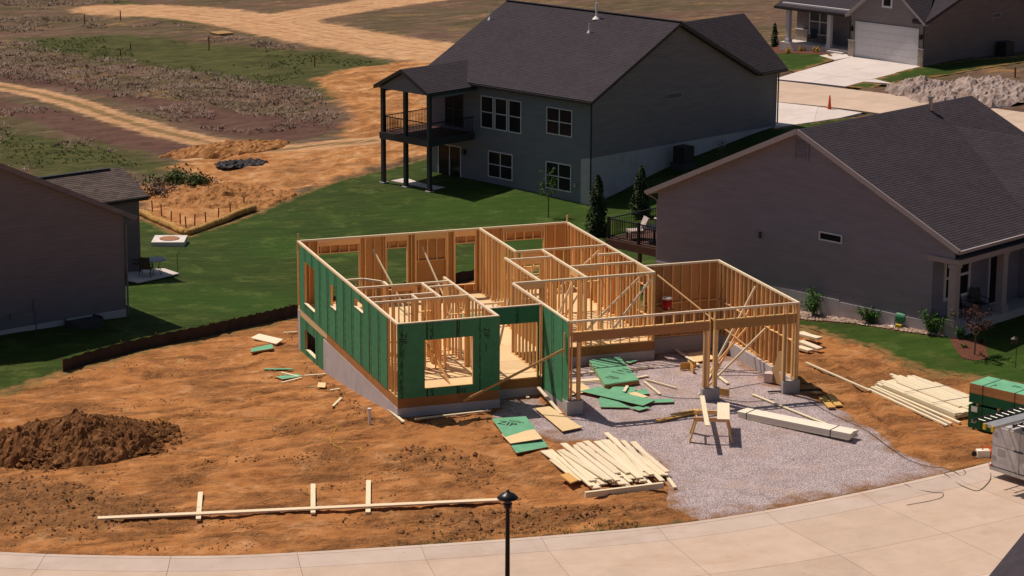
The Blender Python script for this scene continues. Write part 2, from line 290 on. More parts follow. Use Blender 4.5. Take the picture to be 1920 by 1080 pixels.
GREENS=[[(5.248, 131.199),(14.317, 130.019),(25.289, 113.051),(30.315, 101.503),(22.422, 87.925),(16.304, 101.050),(11.370, 111.994),(5.268, 122.249)],[(17.509, 156.882),(16.819, 144.718),(20.241, 138.157),(25.479, 130.912),(26.873, 122.898),(24.600, 131.302),(21.078, 142.211),(18.663, 157.463)],[(6.832, 129.551),(12.807, 121.962),(18.213, 109.488),(21.337, 97.674),(23.957, 94.969),(30.146, 101.670),(29.609, 107.415),(27.538, 114.684),(25.126, 112.419),(19.274, 112.222),(12.994, 125.404)],[(-0.283, 78.611),(2.310, 75.240),(5.216, 65.406),(3.352, 62.737),(0.090, 70.326)],[(-3.607, 85.125),(-0.283, 78.611),(2.241, 67.300),(-2.368, 65.377),(-5.274, 72.562)],[(21.079, 91.925),(21.957, 86.245),(19.884, 85.894)],[(2.832, 60.104),(4.799, 61.020),(5.275, 57.945),(2.907, 57.289)]]
PURP=[(-2.183, 98.798),(0.731, 94.822),(5.284, 79.835),(7.625, 71.991),(5.771, 69.760),(1.908, 76.956),(-0.478, 86.713),(-3.179, 91.162)]
PURP2=[(-0.932, 108.375),(4.186, 101.891),(7.512, 91.610),(10.347, 74.682),(14.385, 70.618),(18.601, 72.818),(16.719, 79.692),(12.412, 87.230),(8.631, 95.433),(4.861, 106.067),(-0.369, 112.677)]
RUMP=[(0.981, 133.465),(5.473, 126.565),(10.828, 116.074),(16.626, 102.472),(19.710, 91.337),(19.754, 76.940),(15.627, 75.444),(10.856, 92.717),(6.439, 100.931),(-1.737, 111.689)]
MUD=[(-15.671, -1.029),(-13.367, -1.430),(-12.168, -3.048),(-10.518, -4.916),(-9.616, -6.672),(-10.478, -8.315),(-12.607, -8.676),(-14.604, -8.507),(-16.476, -7.523)]
MUD2=[(-2.100, -4.047),(-0.649, -3.104),(0.779, -3.599),(1.966, -5.383),(1.371, -7.687),(0.006, -8.350),(-0.313, -5.799)]; MUD3=[(-3.937, -10.404),(-1.240, -9.889),(3.378, -10.560),(5.735, -11.338),(4.464, -12.584),(0.734, -12.689),(-3.316, -11.916)]
MUD4=[(0.130, 15.110),(-0.262, 10.120),(-0.409, 4.775),(-0.569, -0.148),(-1.283, -0.520),(-0.969, 5.843),(-0.827, 11.383)]; MUD5=[(4.406, 1.133),(0.498, -0.656),(0.128, -1.203),(2.873, -2.134)]
DRV=[[(54.143, 70.999),(56.726, 64.768),(52.609, 60.199),(48.885, 60.546),(45.532, 65.192),(45.979, 66.151),(48.560, 67.089)],[(42.581, 58.871),(46.149, 52.561),(44.235, 50.600),(38.736, 50.640)],[(51.751, 71.175),(54.805, 73.468),(54.228, 70.102),(52.060, 69.140)]]
PILE_C=(-11.370, 1.736)
RUTS=[[(-14.034, 9.045),(-9.900, 10.575),(-5.681, 12.475),(-2.066, 13.670),(-0.022, 14.517)],[(-13.667, 11.919),(-10.257, 12.265),(-6.116, 13.592),(-1.716, 16.114)],[(-7.944, 4.387),(-5.168, 4.994),(-2.104, 6.399),(-0.758, 5.048),(-0.576, 1.231)],[(-8.787, -2.661),(-5.935, -1.759),(-2.588, -1.621),(0.315, -2.549),(1.950, -3.671)],[(-8.868, -3.947),(-4.893, -4.480),(-0.664, -5.688),(2.410, -8.012),(4.626, -11.251)],[(-10.628, -9.064),(-6.945, -9.707),(-2.803, -10.222),(1.342, -10.994),(5.195, -11.721)],[(-7.898, 0.715),(-5.969, 2.345),(-3.313, 1.669),(-1.455, -0.421)],[(19.031, 4.729),(19.173, 1.187),(17.225, -4.393),(16.567, -8.137)],[(20.327, 5.386),(21.424, 0.074),(22.804, -2.939)]]
def smoothstep(t): t=np.clip(t,0,1); return t*t*(3-2*t)
def lots(x,y): return smoothstep((np.asarray(y)-26)/22.)           # 0 on the building plots, 1 out in the field
def relief(x,y):
    """height of the bare ground: smooth grade plus ruts, clods and rumpled grass"""
    x=np.asarray(x,float);y=np.asarray(y,float);z=hz(x,y)
    near=(np.abs(x)<60)&(y<40)
    f=lots(x,y); e=np.zeros(x.shape)
    u=x*.985+y*.17; v=-x*.17+y*.985
    rut=fbm(u/3.2,v/.55,4,3); cl=fbm(x/.38,y/.38,3,9); lg=fbm(x/3.,y/3.,4,5)
    mud=np.clip(sum(smoothstep((.5-sdist(P,x,y)+1.2*fbm(x/1.2,y/.8,3,15))/1.6) for P in (MUD,MUD2,MUD3,MUD4,MUD5)),0,1)
    ridg=1-2*np.abs(fbm(x/.55+3,y/.34,4,71)); pit=np.minimum(0,fbm(x/.27,y/.2,3,81)+.08)
    gro=np.zeros(x.shape)
    for T in RUTS:
        dd=np.abs(pdist(T,x,y)-.0); 
        for off in (0.,1.7):
            w=np.abs(pdist([(p[0]+.25*off,p[1]+off) for p in T],x,y)); gro=gro+(-.13*np.exp(-(w/.19)**2)+.075*np.exp(-((w-.38)/.13)**2))*(.4+1.3*np.abs(fbm(x/1.3,y/1.3,3,91)))
    e=(1-f)*(gro+.06*(ridg-.75)+.30*pit)
    e=e+(1-f)*(.16*rut+.11*cl*(.6+1.4*mud)+.12*lg+mud*.22*np.abs(cl))
    fld=fbm(x/6,y/6,5,21); ru=smoothstep((1.5-sdist(RUMP,x,y))/3)
    e=e+f*(.45*fld+.15*cl+ru*(1.1*fbm(x/4.,y/4.,4,31)+.35*np.abs(fbm(x/1.1,y/1.3,3,33))))
    ba=smoothstep((1-sdist(BARE,x,y))/2)
    e=e+f*ba*(.7*fbm(x/2.6,y/1.2,5,41)+.25*(np.abs(fbm(x/.9,y/.6,4,43))))
    flat=np.minimum.reduce([smoothstep((sdist(P,x,y)+.1)/.5) for P in (LAWN,GRAV,ROADP,STREET,TL1,TL2,*DRV)])
    hs=[(-.1,12.2,-.05,14.7),(6,15.5,-1.7,5.9)]; hf=1.0
    for a,b,c,d in hs: hf=np.minimum(hf,smoothstep(np.hypot(np.maximum(np.maximum(a-x,x-b),0),np.maximum(np.maximum(c-y,y-d),0))/.5))
    trk=np.minimum.reduce([smoothstep((pdist(T,x,y)-w)/2) for T,w in ((TRACK1,1.3),(TRACK2,4),(TRACK3,3.5))])
    z=z+e*flat*hf*(.25+.75*trk)
    low=np.zeros(x.shape)
    for P in (LAWN,TL1,TL2,TL3,GRAV): low=np.maximum(low,smoothstep((-.02-sdist(P,x,y))/.12)*.07)
    for P in (ROADP,STREET,*DRV): low=np.maximum(low,smoothstep((.05-sdist(P,x,y))/.1)*.22)
    return z-low
def zf(x,y):
    X,Y=np.array([x]),np.array([y])
    for P in (GRAV,LAWN,TL1,TL2):
        if sdist(P,X,Y)[0]<-.05: return float(hz(X,Y)[0])+.02
    return float(relief(X,Y)[0])
def pos(p,dz=0): return Vector((p[0],p[1],zf(p[0],p[1])+dz))
def grid(a): return np.concatenate(a)
xs=grid([[-1500,-700,-350,-200],np.arange(-140,-40,3.),np.arange(-40,-17,.6),np.arange(-17,9,.13),np.arange(9,26,.25),np.arange(26,72,.7),np.arange(72,140,3.),[160,250,450,800,1500]])
ys=grid([[-1500,-600,-200,-90],np.arange(-60,-15,2.5),np.arange(-15,8,.13),np.arange(8,27,.35),np.arange(27,115,.5),np.arange(115,210,1.6),[212,225,250,300,400,700,1500]])
GX,GY=np.meshgrid(xs,ys); fx,fy=GX.ravel(),GY.ravel()
far=(np.abs(fx)>200)|(fy>300)|(fy<-80)
fz=np.where(far,-2.,0.); kk=~far; fz[kk]=relief(fx[kk],fy[kk]); fz[far]=np.where(fy[far]>100,-6,-1.6)
nx,ny=len(xs),len(ys); I=np.arange(nx*ny).reshape(ny,nx)
quads=np.stack([I[:-1,:-1],I[:-1,1:],I[1:,1:],I[1:,:-1]],-1).reshape(-1,4)
me=bpy.data.meshes.new('ground'); me.vertices.add(nx*ny); me.vertices.foreach_set('co',np.stack([fx,fy,fz],1).ravel())
me.loops.add(quads.size); me.loops.foreach_set('vertex_index',quads.ravel()); me.polygons.add(len(quads)); me.polygons.foreach_set('loop_start',np.arange(len(quads))*4); me.polygons.foreach_set('loop_total',np.full(len(quads),4))
me.update(calc_edges=True); me.polygons.foreach_set('use_smooth',[True]*len(quads))
def att(name,v): me.attributes.new(name,'FLOAT','POINT').data.foreach_set('value',np.asarray(v,np.float32))
def soft(P,w): return np.clip(.5-sdist(P,fx,fy)/w,0,1)
att('meadow',lots(fx,fy)); att('bare',soft(BARE,5)); att('pale',np.clip(np.maximum.reduce([.5+(1.4-pdist(TRACK1,fx,fy))/2.2,.5+(4.6-pdist(TRACK2,fx,fy))/4,.5+(3.6-pdist(TRACK3,fx,fy))/4,soft(PALE,1.2)]),0,1))
tr1=pdist(TRACK1,fx,fy); att('mid',np.clip(1-tr1/.75,0,1)); att('lane',np.minimum(pdist(TRACK2,fx,fy),np.minimum(pdist(TRACK3,fx,fy),tr1)))
att('green',np.maximum.reduce([soft(P,5) for P in GREENS])); att('dead',np.maximum(soft(PURP,2.5),soft(PURP2,4))); att('mud',np.maximum.reduce([soft(P,2.6) for P in (MUD,MUD2,MUD3,MUD4,MUD5)]))
att('edge',np.clip(1-np.minimum(np.abs(sdist(LAWN,fx,fy)),np.where(fx<6,9,np.abs(np.hypot(fx*0,0)+9)))/1.6,0,1)*(fy<26))
att('verge',np.clip(1-sdist(ROADP,fx,fy)/1.3,0,1)*np.clip((fx+9)/6,0,1))
q=N('clay_soil'); P_=q.co('Object')
big=q.noise(P_,.22,6,.62); mid=q.noise(P_,1.1,7,.66); fine=q.noise(P_,4.5,6,.72); rut=q.noise(q.co('Object',(.28,1.5,1)),1.1,6,.65,.4)
cm_=q.mr(q.noise(q.co('Object',(.55,1.25,1)),.55,6,.7,.5),.47,.62)
clay=q.ramp(mid,(.30,(.26,.100,.034)),(.45,(.385,.162,.055)),(.58,(.46,.205,.074)),(.74,(.54,.285,.125)))
clay=q.mix(q.mr(big,.45,.66,0,.5),clay,(.36,.145,.048)); clay=q.mix(q.mr(q.noise(P_,.6,6,.7),.56,.70,0,.7),clay,(.56,.325,.165))
crumb=q.ramp(fine,(.32,(.095,.042,.018)),(.55,(.24,.105,.040)),(.75,(.40,.20,.085)))
clay=q.mix(q.math('MULTIPLY',cm_,.85),clay,crumb); clay=q.mix(q.mr(rut,.55,.68,0,.62),clay,(.16,.068,.025)); clay=q.mix(q.mr(fine,.24,.40,.6,0),clay,(.12,.050,.019)); clay=q.mix(q.mr(fine,.66,.82,0,.35),clay,(.58,.38,.22))
mudc=q.ramp(fine,(.3,(.105,.048,.020)),(.7,(.25,.125,.052)))
def edgey(name,amp=.7,sc=None,lo=.4,hi=.6):
    a=q.attr(name); nn=q.noise(P_,sc,5,.65) if sc else mid
    return q.mr(q.math('ADD',a,q.math('MULTIPLY',q.math('SUBTRACT',nn,.5),amp)),lo,hi)
near=q.mix(q.math('MULTIPLY',edgey('mud',1.9,1.3,.45,1.0),.75),clay,mudc)
weeds=q.ramp(fine,(.35,(.10,.085,.03)),(.7,(.19,.16,.065))); near=q.mix(q.math('MULTIPLY',edgey('edge',1.5,1.6,.55,.9),.75),near,weeds); near=q.mix(q.math('MULTIPLY',edgey('verge',1.6,1.3,.75,1.1),.8),near,weeds)
g1=q.noise(q.co('Object',(.45,1,1)),.16,6,.6,.8); g2=q.noise(q.co('Object',(.45,1.3,1)),.9,7,.72,.6)
mead=q.mix(.5,q.ramp(g1,(.30,(.115,.06,.045)),(.45,(.19,.115,.08)),(.56,(.085,.085,.03)),(.66,(.14,.10,.055)),(.78,(.33,.20,.085))),q.ramp(g2,(.3,(.055,.035,.025)),(.5,(.16,.105,.072)),(.7,(.33,.23,.165))))
mead=q.hsv(mead,v=.80)
mead=q.mix(q.mr(q.noise(q.co('Object',(.6,1.1,1)),.28,6,.75,.5),.56,.68,0,.65),mead,q.ramp(g2,(.3,(.27,.13,.05)),(.7,(.47,.29,.12))))
mead=q.mix(edgey('dead',.9,.5),mead,q.ramp(g2,(.3,(.075,.038,.030)),(.7,(.15,.082,.064))))
mead=q.mix(q.math('MULTIPLY',edgey('green',1.1,.55,.22,.6),.95),mead,q.ramp(g2,(.3,(.030,.038,.011)),(.7,(.105,.105,.036))))
mead=q.mix(edgey('bare',.8,.6),mead,q.ramp(mid,(.3,(.24,.095,.03)),(.5,(.45,.21,.08)),(.7,(.58,.34,.17))))
bw_=q.math('MULTIPLY',edgey('bare',.8,.6),q.math('MULTIPLY',cm_,.6)); mead=q.mix(bw_,mead,crumb)
mead=q.mix(edgey('pale',.85,.8,.42,.7),mead,q.ramp(q.noise(q.co('Object',(.6,1.6,1)),1.2,6,.6),(.3,(.42,.225,.11)),(.6,(.57,.345,.19)),(.75,(.64,.43,.27))))
ln=q.n('CombineXYZ'); q.l(q.math('MULTIPLY',q.attr('lane'),1.6),ln.inputs[0]); q.l(q.math('MULTIPLY',big,5.),ln.inputs[1]); lan=q.noise(ln.outputs[0],1.2,4,.6)
mead=q.mix(q.math('MULTIPLY',q.mr(lan,.5,.68),q.math('MULTIPLY',q.attr('pale'),.85)),mead,(.27,.13,.06)); mead=q.mix(q.mr(q.math('MULTIPLY',q.attr('mid'),q.mr(g2,.25,.6)),.15,.5,0,.8),mead,(.16,.11,.045))
col=q.mix(q.mr(q.math('ADD',q.attr('meadow'),q.math('MULTIPLY',q.math('SUBTRACT',big,.5),.5)),.3,.6),near,mead)
vc=q.n('TexVoronoi'); vc.inputs['Scale'].default_value=5.5; vw=q.n('VectorMath',operation='ADD'); nz=q.n('TexNoise'); nz.inputs['Scale'].default_value=3; q.l(P_,nz.inputs['Vector']); q.l(P_,vw.inputs[0]); q.l(nz.outputs['Color'],vw.inputs[1]); q.l(vw.outputs[0],vc.inputs['Vector'])
hh=q.math('ADD',q.math('ADD',q.math('MULTIPLY',mid,1.2),q.math('MULTIPLY',fine,.8)),q.math('MULTIPLY',vc.outputs['Distance'],-.35))
hh=q.math('MULTIPLY',hh,q.mr(cm_,0,1,.35,1))
m_ground=q.out(col,.95,hh,.75,.16,.08)
me.materials.append(m_ground); ground=bpy.data.objects.new('ground',me); COL.objects.link(ground); struct(ground)
# thin sheets laid on the ground: clipped grid, real edge
def sheet(name,P,step,mat,dz,wob=0,edge=0,bump=0,seed=0,parent=None):
    P=[np.array(p[:2],float) for p in P]; B=[]
    for a,b in zip(P,P[1:]+P[:1]):
        n=max(1,int(np.hypot(*(b-a))/max(step,.25))); d=(b-a)/(np.hypot(*(b-a))+1e-9)
        for k in range(n):
            p=a+(b-a)*k/n
            if wob: p=p+np.array((-d[1],d[0]))*wob*(2*fbm(p[0]/.9,p[1]/.9,3,seed))
            B.append(p)
    bx=np.array(B); lo,hi=bx.min(0),bx.max(0); X,Y=np.meshgrid(np.arange(lo[0],hi[0],step),np.arange(lo[1],hi[1],step)); X,Y=X.ravel(),Y.ravel()
    sdv=sdist(B,X,Y); k=sdv<-step*.35; pts=[Vector(p) for p in B]+[Vector(p) for p in zip(X[k],Y[k])]; nb=len(B)
    v,_,f,_,_,_=delaunay_2d_cdt(pts,[],[list(range(nb))],1,1e-4)
    V=np.array([(p.x,p.y) for p in v]); z=hz(V[:,0],V[:,1])+dz
    if bump: z=z+bump*fbm(V[:,0]/.7,V[:,1]/.7,4,seed+5)
    s2=sdist(B,V[:,0],V[:,1])
    if edge: z=z-edge*smoothstep(1+s2/.3)
    b=MB(); b.v=[(x,y,zz) for (x,y),zz in zip(V,z)]; b.f=[tuple(t) for t in f]; b.m=[0]*len(f); b.uv=[None]*len(f)
    o=b.build(name,mat,parent,True); o.data.attributes.new('rim','FLOAT','POINT').data.foreach_set('value',np.asarray(-s2,np.float32)); return o,b
q=N('lawn_turf'); P_=q.co(); a=q.noise(P_,.35,6,.65); b_=q.noise(q.co('Object',(.5,2,1)),1.0,6,.7); c=q.noise(P_,14,3); d=q.noise(P_,.12,3)
col=q.ramp(b_,(.30,(.017,.031,.005)),(.52,(.030,.049,.007)),(.72,(.058,.073,.014))); col=q.mix(q.mr(a,.58,.75,0,.5),col,(.088,.072,.024)); col=q.mix(q.mr(d,.4,.65,0,.35),col,(.020,.046,.006)); col=q.mix(q.mr(c,.5,.75,0,.4),col,(.012,.024,.004))
sod=q.n('TexBrick'); sod.inputs['Scale'].default_value=1; sod.inputs['Brick Width'].default_value=3.2; sod.inputs['Row Height'].default_value=.62; sod.inputs['Mortar Size'].default_value=.03; sod.inputs['Color1'].default_value=(.92,.92,.92,1); sod.inputs['Color2'].default_value=(1.1,1.1,1.1,1); sod.inputs['Mortar'].default_value=(.8,.78,.7,1); q.l(q.co('Object',(1,1,1)),sod.inputs['Vector']); col=q.mix(.8,col,sod.outputs['Color'],'MULTIPLY'); pt=q.noise(P_,.55,6,.75); col=q.mix(q.mr(pt,.53,.68,0,.8),col,(.088,.105,.026)); col=q.mix(q.mr(q.noise(q.co('Object',(.5,1.6,1)),.8,6,.8),.60,.72,0,.5),col,(.12,.10,.042))
col=q.mix(q.mr(q.noise(P_,.07,3),.46,.6,0,.55),col,q.mix(.5,col,(.030,.095,.008))); rimn=q.math('ADD',q.attr('rim'),q.math('MULTIPLY',q.math('SUBTRACT',q.noise(P_,1.7,6,.7),.5),2.2)); col=q.mix(q.mr(rimn,.0,.5,.85,0),col,(.24,.125,.052)); col=q.hsv(col,v=1.12)
m_lawn=q.out(col,.85,c,.6,.04,.1)
q=N('gravel_stones'); P_=q.co(); k=q.n('TexVoronoi'); k.inputs['Scale'].default_value=30; q.l(P_,k.inputs['Vector']); k2=q.n('TexVoronoi'); k2.inputs['Scale'].default_value=17; q.l(P_,k2.inputs['Vector'])
x=q.n('SeparateColor'); q.l(k.outputs['Color'],x.inputs[0]); col=q.ramp(x.outputs[0],(.0,(.35,.275,.28)),(.4,(.56,.45,.455)),(.75,(.68,.56,.565)),(1,(.84,.74,.74)))
col=q.mix(q.mr(k2.outputs['Distance'],.35,.6,0,.35),col,(.16,.12,.12)); col=q.mix(q.mr(q.noise(P_,.5,6,.65),.52,.74,0,.6),col,(.52,.36,.28)); col=q.hsv(col,v=q.mr(q.noise(P_,1.1,6,.65),.3,.7,.82,1.12))
rimn=q.math('ADD',q.attr('rim'),q.math('MULTIPLY',q.math('SUBTRACT',q.noise(P_,1.3,6,.7),.5),3.2)); col=q.mix(q.mr(rimn,-.1,.75,.92,0),col,q.ramp(q.noise(P_,5,5),(.3,(.20,.09,.036)),(.7,(.42,.215,.095)))); col=q.mix(q.mr(q.noise(q.co('Object',(.35,.9,1)),.5,5,.6),.57,.72,0,.4),col,(.40,.27,.20))
m_grav=q.out(col,.9,q.math('ADD',k.outputs['Distance'],k2.outputs['Distance']),.8,.05,.15)
o,_=sheet('lawn',LAWN,.9,m_lawn,.0,.22,.02,.05,3); struct(o)
for P in (TL1,TL2,TL3): o,_=sheet('lawn',P,1.2,m_lawn,.02,.05,.0,.02,4); struct(o)
o,_=sheet('gravel_pad',GRAV,.35,m_grav,.0,.30,.05,.02,8); struct(o)
# streets: one slab per joint bay, laid side by side with an open joint
def slabs(parent,strips,s0,s1,L,fn,gap=.007,crown=0,off=0):
    k=0; s=s0
    while s<s1:
        e=min(s+L,s1)
        for w0,w1,mt,nm in strips:
            b=MB(); n=max(2,int((e-s)/.9)); top=[]
            for i in range(n+1):
                t=s+gap+(e-s-2*gap)*i/n
                top.append([fn(t,w0+gap),fn(t,w1-gap)])
            V=lambda p,dz:(p[0],p[1],p[2]+dz)
            for i in range(n):
                A,B2,C,D=top[i][0],top[i][1],top[i+1][1],top[i+1][0]
                b.face([V(A,0),V(B2,0),V(C,0),V(D,0)]); b.face([V(A,-.12),V(A,0),V(D,0),V(D,-.12)]); b.face([V(B2,0),V(B2,-.12),V(C,-.12),V(C,0)])
            A,B2=top[0]; b.face([V(B2,-.12),V(B2,0),V(A,0),V(A,-.12)]); A,B2=top[-1]; b.face([V(A,-.12),V(A,0),V(B2,0),V(B2,-.12)])
            b.build(nm,mt,parent)
        s=e; k+=1
road=bpy.data.objects.new('road',None); COL.objects.link(road); struct(road)
def froad(s,w):
    x,y=rpt(s,w); z=float(hz(np.array([x]),np.array([y]))[0]); prof=np.interp(w,[0,.25,.55,1.1,4.5,7.9,8.4,8.75,9],[.02,.03,-.05,-.085,-.03,-.085,-.05,.03,.02]); return (x,y,z+prof)
s_ref=float(RS[np.argmin(np.hypot(RD[:,0]-8.64,RD[:,1]+13.1))])
slabs(road,[(0,.25,m_curb,'curb_slab'),(.25,1.1,m_curb,'gutter_slab'),(1.1,4.5,m_road,'concrete_slab'),(4.5,7.9,m_road,'concrete_slab'),(7.9,9,m_curb,'curb_slab')],s_ref-10*3.9,s_ref+9*3.9,3.9,froad)
street=bpy.data.objects.new('street',None); COL.objects.link(street); struct(street)
def fstreet(s,w):
    p=se+sdx*s+sn*w; return (p[0],p[1],float(hz(np.array([p[0]]),np.array([p[1]]))[0])+.0)
slabs(street,[(0,sw/2,m_road,'concrete_slab'),(sw/2,sw,m_road,'concrete_slab')],-8,55,5.2,fstreet)
def drive(name,rows,mat,label,cat):
    root=bpy.data.objects.new(name,None); COL.objects.link(root); struct(root)
    for Q in rows:
        b=MB(); c=np.mean([p[:2] for p in Q],0); P=[np.array(p[:2])+(c-np.array(p[:2]))/np.hypot(*(c-np.array(p[:2])))*.015 for p in Q]; z=[float(hz(np.array([p[0]]),np.array([p[1]]))[0]) for p in P]
        if sum(P[i][0]*P[(i+1)%len(P)][1]-P[(i+1)%len(P)][0]*P[i][1] for i in range(len(P)))<0: P=P[::-1]; z=z[::-1]
        b.face([(p[0],p[1],zz+.035) for p,zz in zip(P,z)])
        for i in range(len(P)):
            j=(i+1)%len(P); b.face([(*P[i],z[i]-.1),(*P[j],z[j]-.1),(*P[j],z[j]+.035),(*P[i],z[i]+.035)])
        b.build('concrete_slab',mat,root)
def L2(a,b,t): return tuple(np.array(a[:2])*(1-t)+np.array(b[:2])*t)
a,b_,c,d=(53.978, 70.181),(56.648, 65.001),(51.445, 62.500),(48.124, 66.761)
e_,f_=(48.979, 61.119),(45.932, 65.547)
drive('driveway',[(a,L2(a,b_,.5),L2(d,c,.5),d),(L2(a,b_,.5),b_,c,L2(d,c,.5)),(d,L2(d,c,.5),L2(f_,e_,.5),f_),(L2(d,c,.5),c,e_,L2(f_,e_,.5)),(c,(51.927, 62.668),(52.345, 60.741),(50.558, 62.463))],m_drive,'','')
g,h_,i_,j_=(42.589, 58.408),(45.822, 52.499),(44.079, 51.010),(39.010, 50.772)
drive('driveway',[(g,L2(g,h_,.5),L2(j_,(44.606, 51.333),.5),j_),(L2(g,h_,.5),h_,(43.775, 51.490),L2(j_,(44.606, 51.333),.5))],m_drive,'','')
drive('front_walk',[((52.084, 71.351),(54.424, 72.710),(54.121, 70.136),(52.255, 69.287))],m_drive,'','')
# soil heap with clods
def heap(name,label,c,rx,ry,H,ang,mat,n=70,seed=0,group=None,rough=.28,cat='soil heap'):
    t=thing(name,label,cat,(c[0],c[1],zf(*c)),ang,group); b=MB(); U=np.linspace(-1.15,1.15,n); X,Y=np.meshgrid(U,U); X,Y=X.ravel(),Y.ravel()
    r=np.hypot(X,Y)*(1+.75*fbm(X*1.7+9,Y*1.7,4,seed)); base=np.clip(1-r,0,1)**.8
    lx,ly=X*rx,Y*ry; z=H*base*(1+1.2*fbm(X*2.3,Y*2.3,4,seed+2)); amp=np.clip(base*5,0,1)
    z=z+amp*rough*(np.abs(fbm(lx/.45,ly/.45,4,seed+3))*1.5+.9*fbm(lx/1.1,ly/1.1,3,seed+4)+.9*np.maximum(0,fbm(lx/.22,ly/.22,3,seed+6)))
    ca,sa=math.cos(ang),math.sin(ang); gz=relief(c[0]+ca*lx-sa*ly,c[1]+sa*lx+ca*ly)-zf(*c); z=z+gz-.14*(1-np.clip(base*9,0,1))
    b.v=list(zip(lx,ly,z)); I=np.arange(n*n).reshape(n,n)
    keep=(r<1.13).reshape(n,n)
    for i in range(n-1):
        for j in range(n-1):
            if keep[i,j] or keep[i+1,j+1]: b.f.append((I[i,j],I[i,j+1],I[i+1,j+1],I[i+1,j])); b.m.append(0); b.uv.append(None)
    b.build('soil_mound',mat,t,False); return t
q=N('dark_topsoil'); P_=q.co(); a=q.noise(P_,2.2,7,.7); m_mud=q.out(q.ramp(a,(.3,(.080,.032,.013)),(.5,(.19,.083,.032)),(.72,(.33,.165,.068))),.95,q.noise(P_,12,4),.5,.05,.1)
q=N('grey_gravel_heap'); P_=q.co(); a=q.noise(P_,1.3,7,.7); m_gh=q.out(q.ramp(a,(.3,(.25,.16,.11)),(.5,(.36,.28,.25)),(.75,(.47,.38,.36))),.95,q.noise(P_,9,4),.5,.05,.1)
q=N('turned_clay'); P_=q.co(); a=q.noise(P_,1.8,7,.7); m_turn=q.out(q.ramp(a,(.3,(.18,.075,.025)),(.5,(.36,.165,.06)),(.75,(.52,.29,.14))),.95,q.noise(P_,9,4),.5,.05,.1)
q=N('dirt_clod_soil'); P_=q.co(); m_clod=q.out(q.ramp(q.noise(P_,1.2,5),(.3,(.19,.085,.033)),(.7,(.36,.175,.072))),.95)
heap('soil_heap','dark brown heap of lumpy topsoil on the bare lot left of the framed house',PILE_C,3.35,3.1,.95,.1,m_mud,210,5,rough=.56)
heap('gravel_heap','large grey gravel heap beside the far street',(55.466, 55.426),5.0,3.4,.9,.2,m_gh,60,9,rough=.5)
heap('gravel_heap','small grey and tan heap left of the large gravel heap',(52.969, 57.587),2.6,2.0,.95,.2,m_gh,46,12,rough=.45)
heap('soil_heap','low orange clay heap behind the straw barrier in the field',(9.465, 69.246),4.2,2.2,.45,.1,m_turn,70,14,rough=.3)
heap('soil_heap','spread of turned brown clay in the corner behind the straw wattles',(4.926, 54.892),4.4,5.4,.28,.3,m_turn,80,15,rough=.28)
# loose clods
def octa(b,c,r,sq=.7):
    x,y,z=c; q=[r*random.uniform(.6,1.3) for _ in range(6)]; a=random.random()*3
    P=[(x+q[0]*math.cos(a),y+q[0]*math.sin(a),z),(x-q[1]*math.sin(a),y+q[1]*math.cos(a),z),(x-q[2]*math.cos(a),y-q[2]*math.sin(a),z),(x+q[3]*math.sin(a),y-q[3]*math.cos(a),z),(x,y,z+q[4]*sq),(x,y,z-q[5]*sq)]
    n=len(b.v); b.v+=P
    for f in ((0,1,4),(1,2,4),(2,3,4),(3,0,4),(1,0,5),(2,1,5),(3,2,5),(0,3,5)): b.f.append(tuple(n+i for i in f)); b.m.append(0); b.uv.append(None)
DIRT=[(-16.063, 10.679),(-12.931, 11.219),(-10.115, 13.412),(-5.544, 16.462),(-1.463, 19.210),(1.718, 21.806),(-.2,14),(-.2,-.2),(3,-1),(3.979, -2.775),(4.425, -4.634),(5.735, -11.338),(4.202, -12.769),(0.683, -12.832),(-3.430, -12.296),(-7.050, -11.856),(-9.416, -11.406),(-12.574, -10.393),(-15.661, -8.912),(-17.850, -6.400)]
b=MB(); X=rs.uniform(-22,6,26000); Y=rs.uniform(-13,22,26000); dn=fbm(X/2.2,Y/1.1,4,77)
md=np.maximum.reduce([smoothstep((.3-sdist(P,X,Y))/.8) for P in (MUD,MUD2,MUD3,MUD4,MUD5)]); al=(sdist(DIRT,X,Y)<-.1)&((dn>.17)|(rs.rand(26000)<.012)|(md>.45)); X,Y,md=X[al],Y[al],md[al]; Z=relief(X,Y)
for x,y,z,m in zip(X,Y,Z,md): octa(b,(x,y,z+.01),min(.13,abs(random.gauss(.016,.018))*(1+.9*m)+.012))
tag(b.build('dirt_clods',m_clod),'loose dark clods and crumbs of clay strewn over the bare lot','clods',kind='stuff')
b=MB()
pz0=float(hz(np.array([PILE_C[0]]),np.array([PILE_C[1]]))[0]); PX_,PY_=rs.normal(0,.5,3800),rs.normal(0,.5,3800)
for dx,dy in zip(PX_,PY_):
    if dx*dx+dy*dy<1.25:
        x=PILE_C[0]+dx*3.3; y=PILE_C[1]+dy*3.0; h=max(0,1-math.hypot(dx,dy))**.8*1.0*.95+.12
        octa(b,(x,y,pz0+h),abs(random.gauss(.05,.05))+.03)
tag(b.build('dirt_clods',m_mud),'dark lumps of earth covering the topsoil heap','clods',kind='stuff')
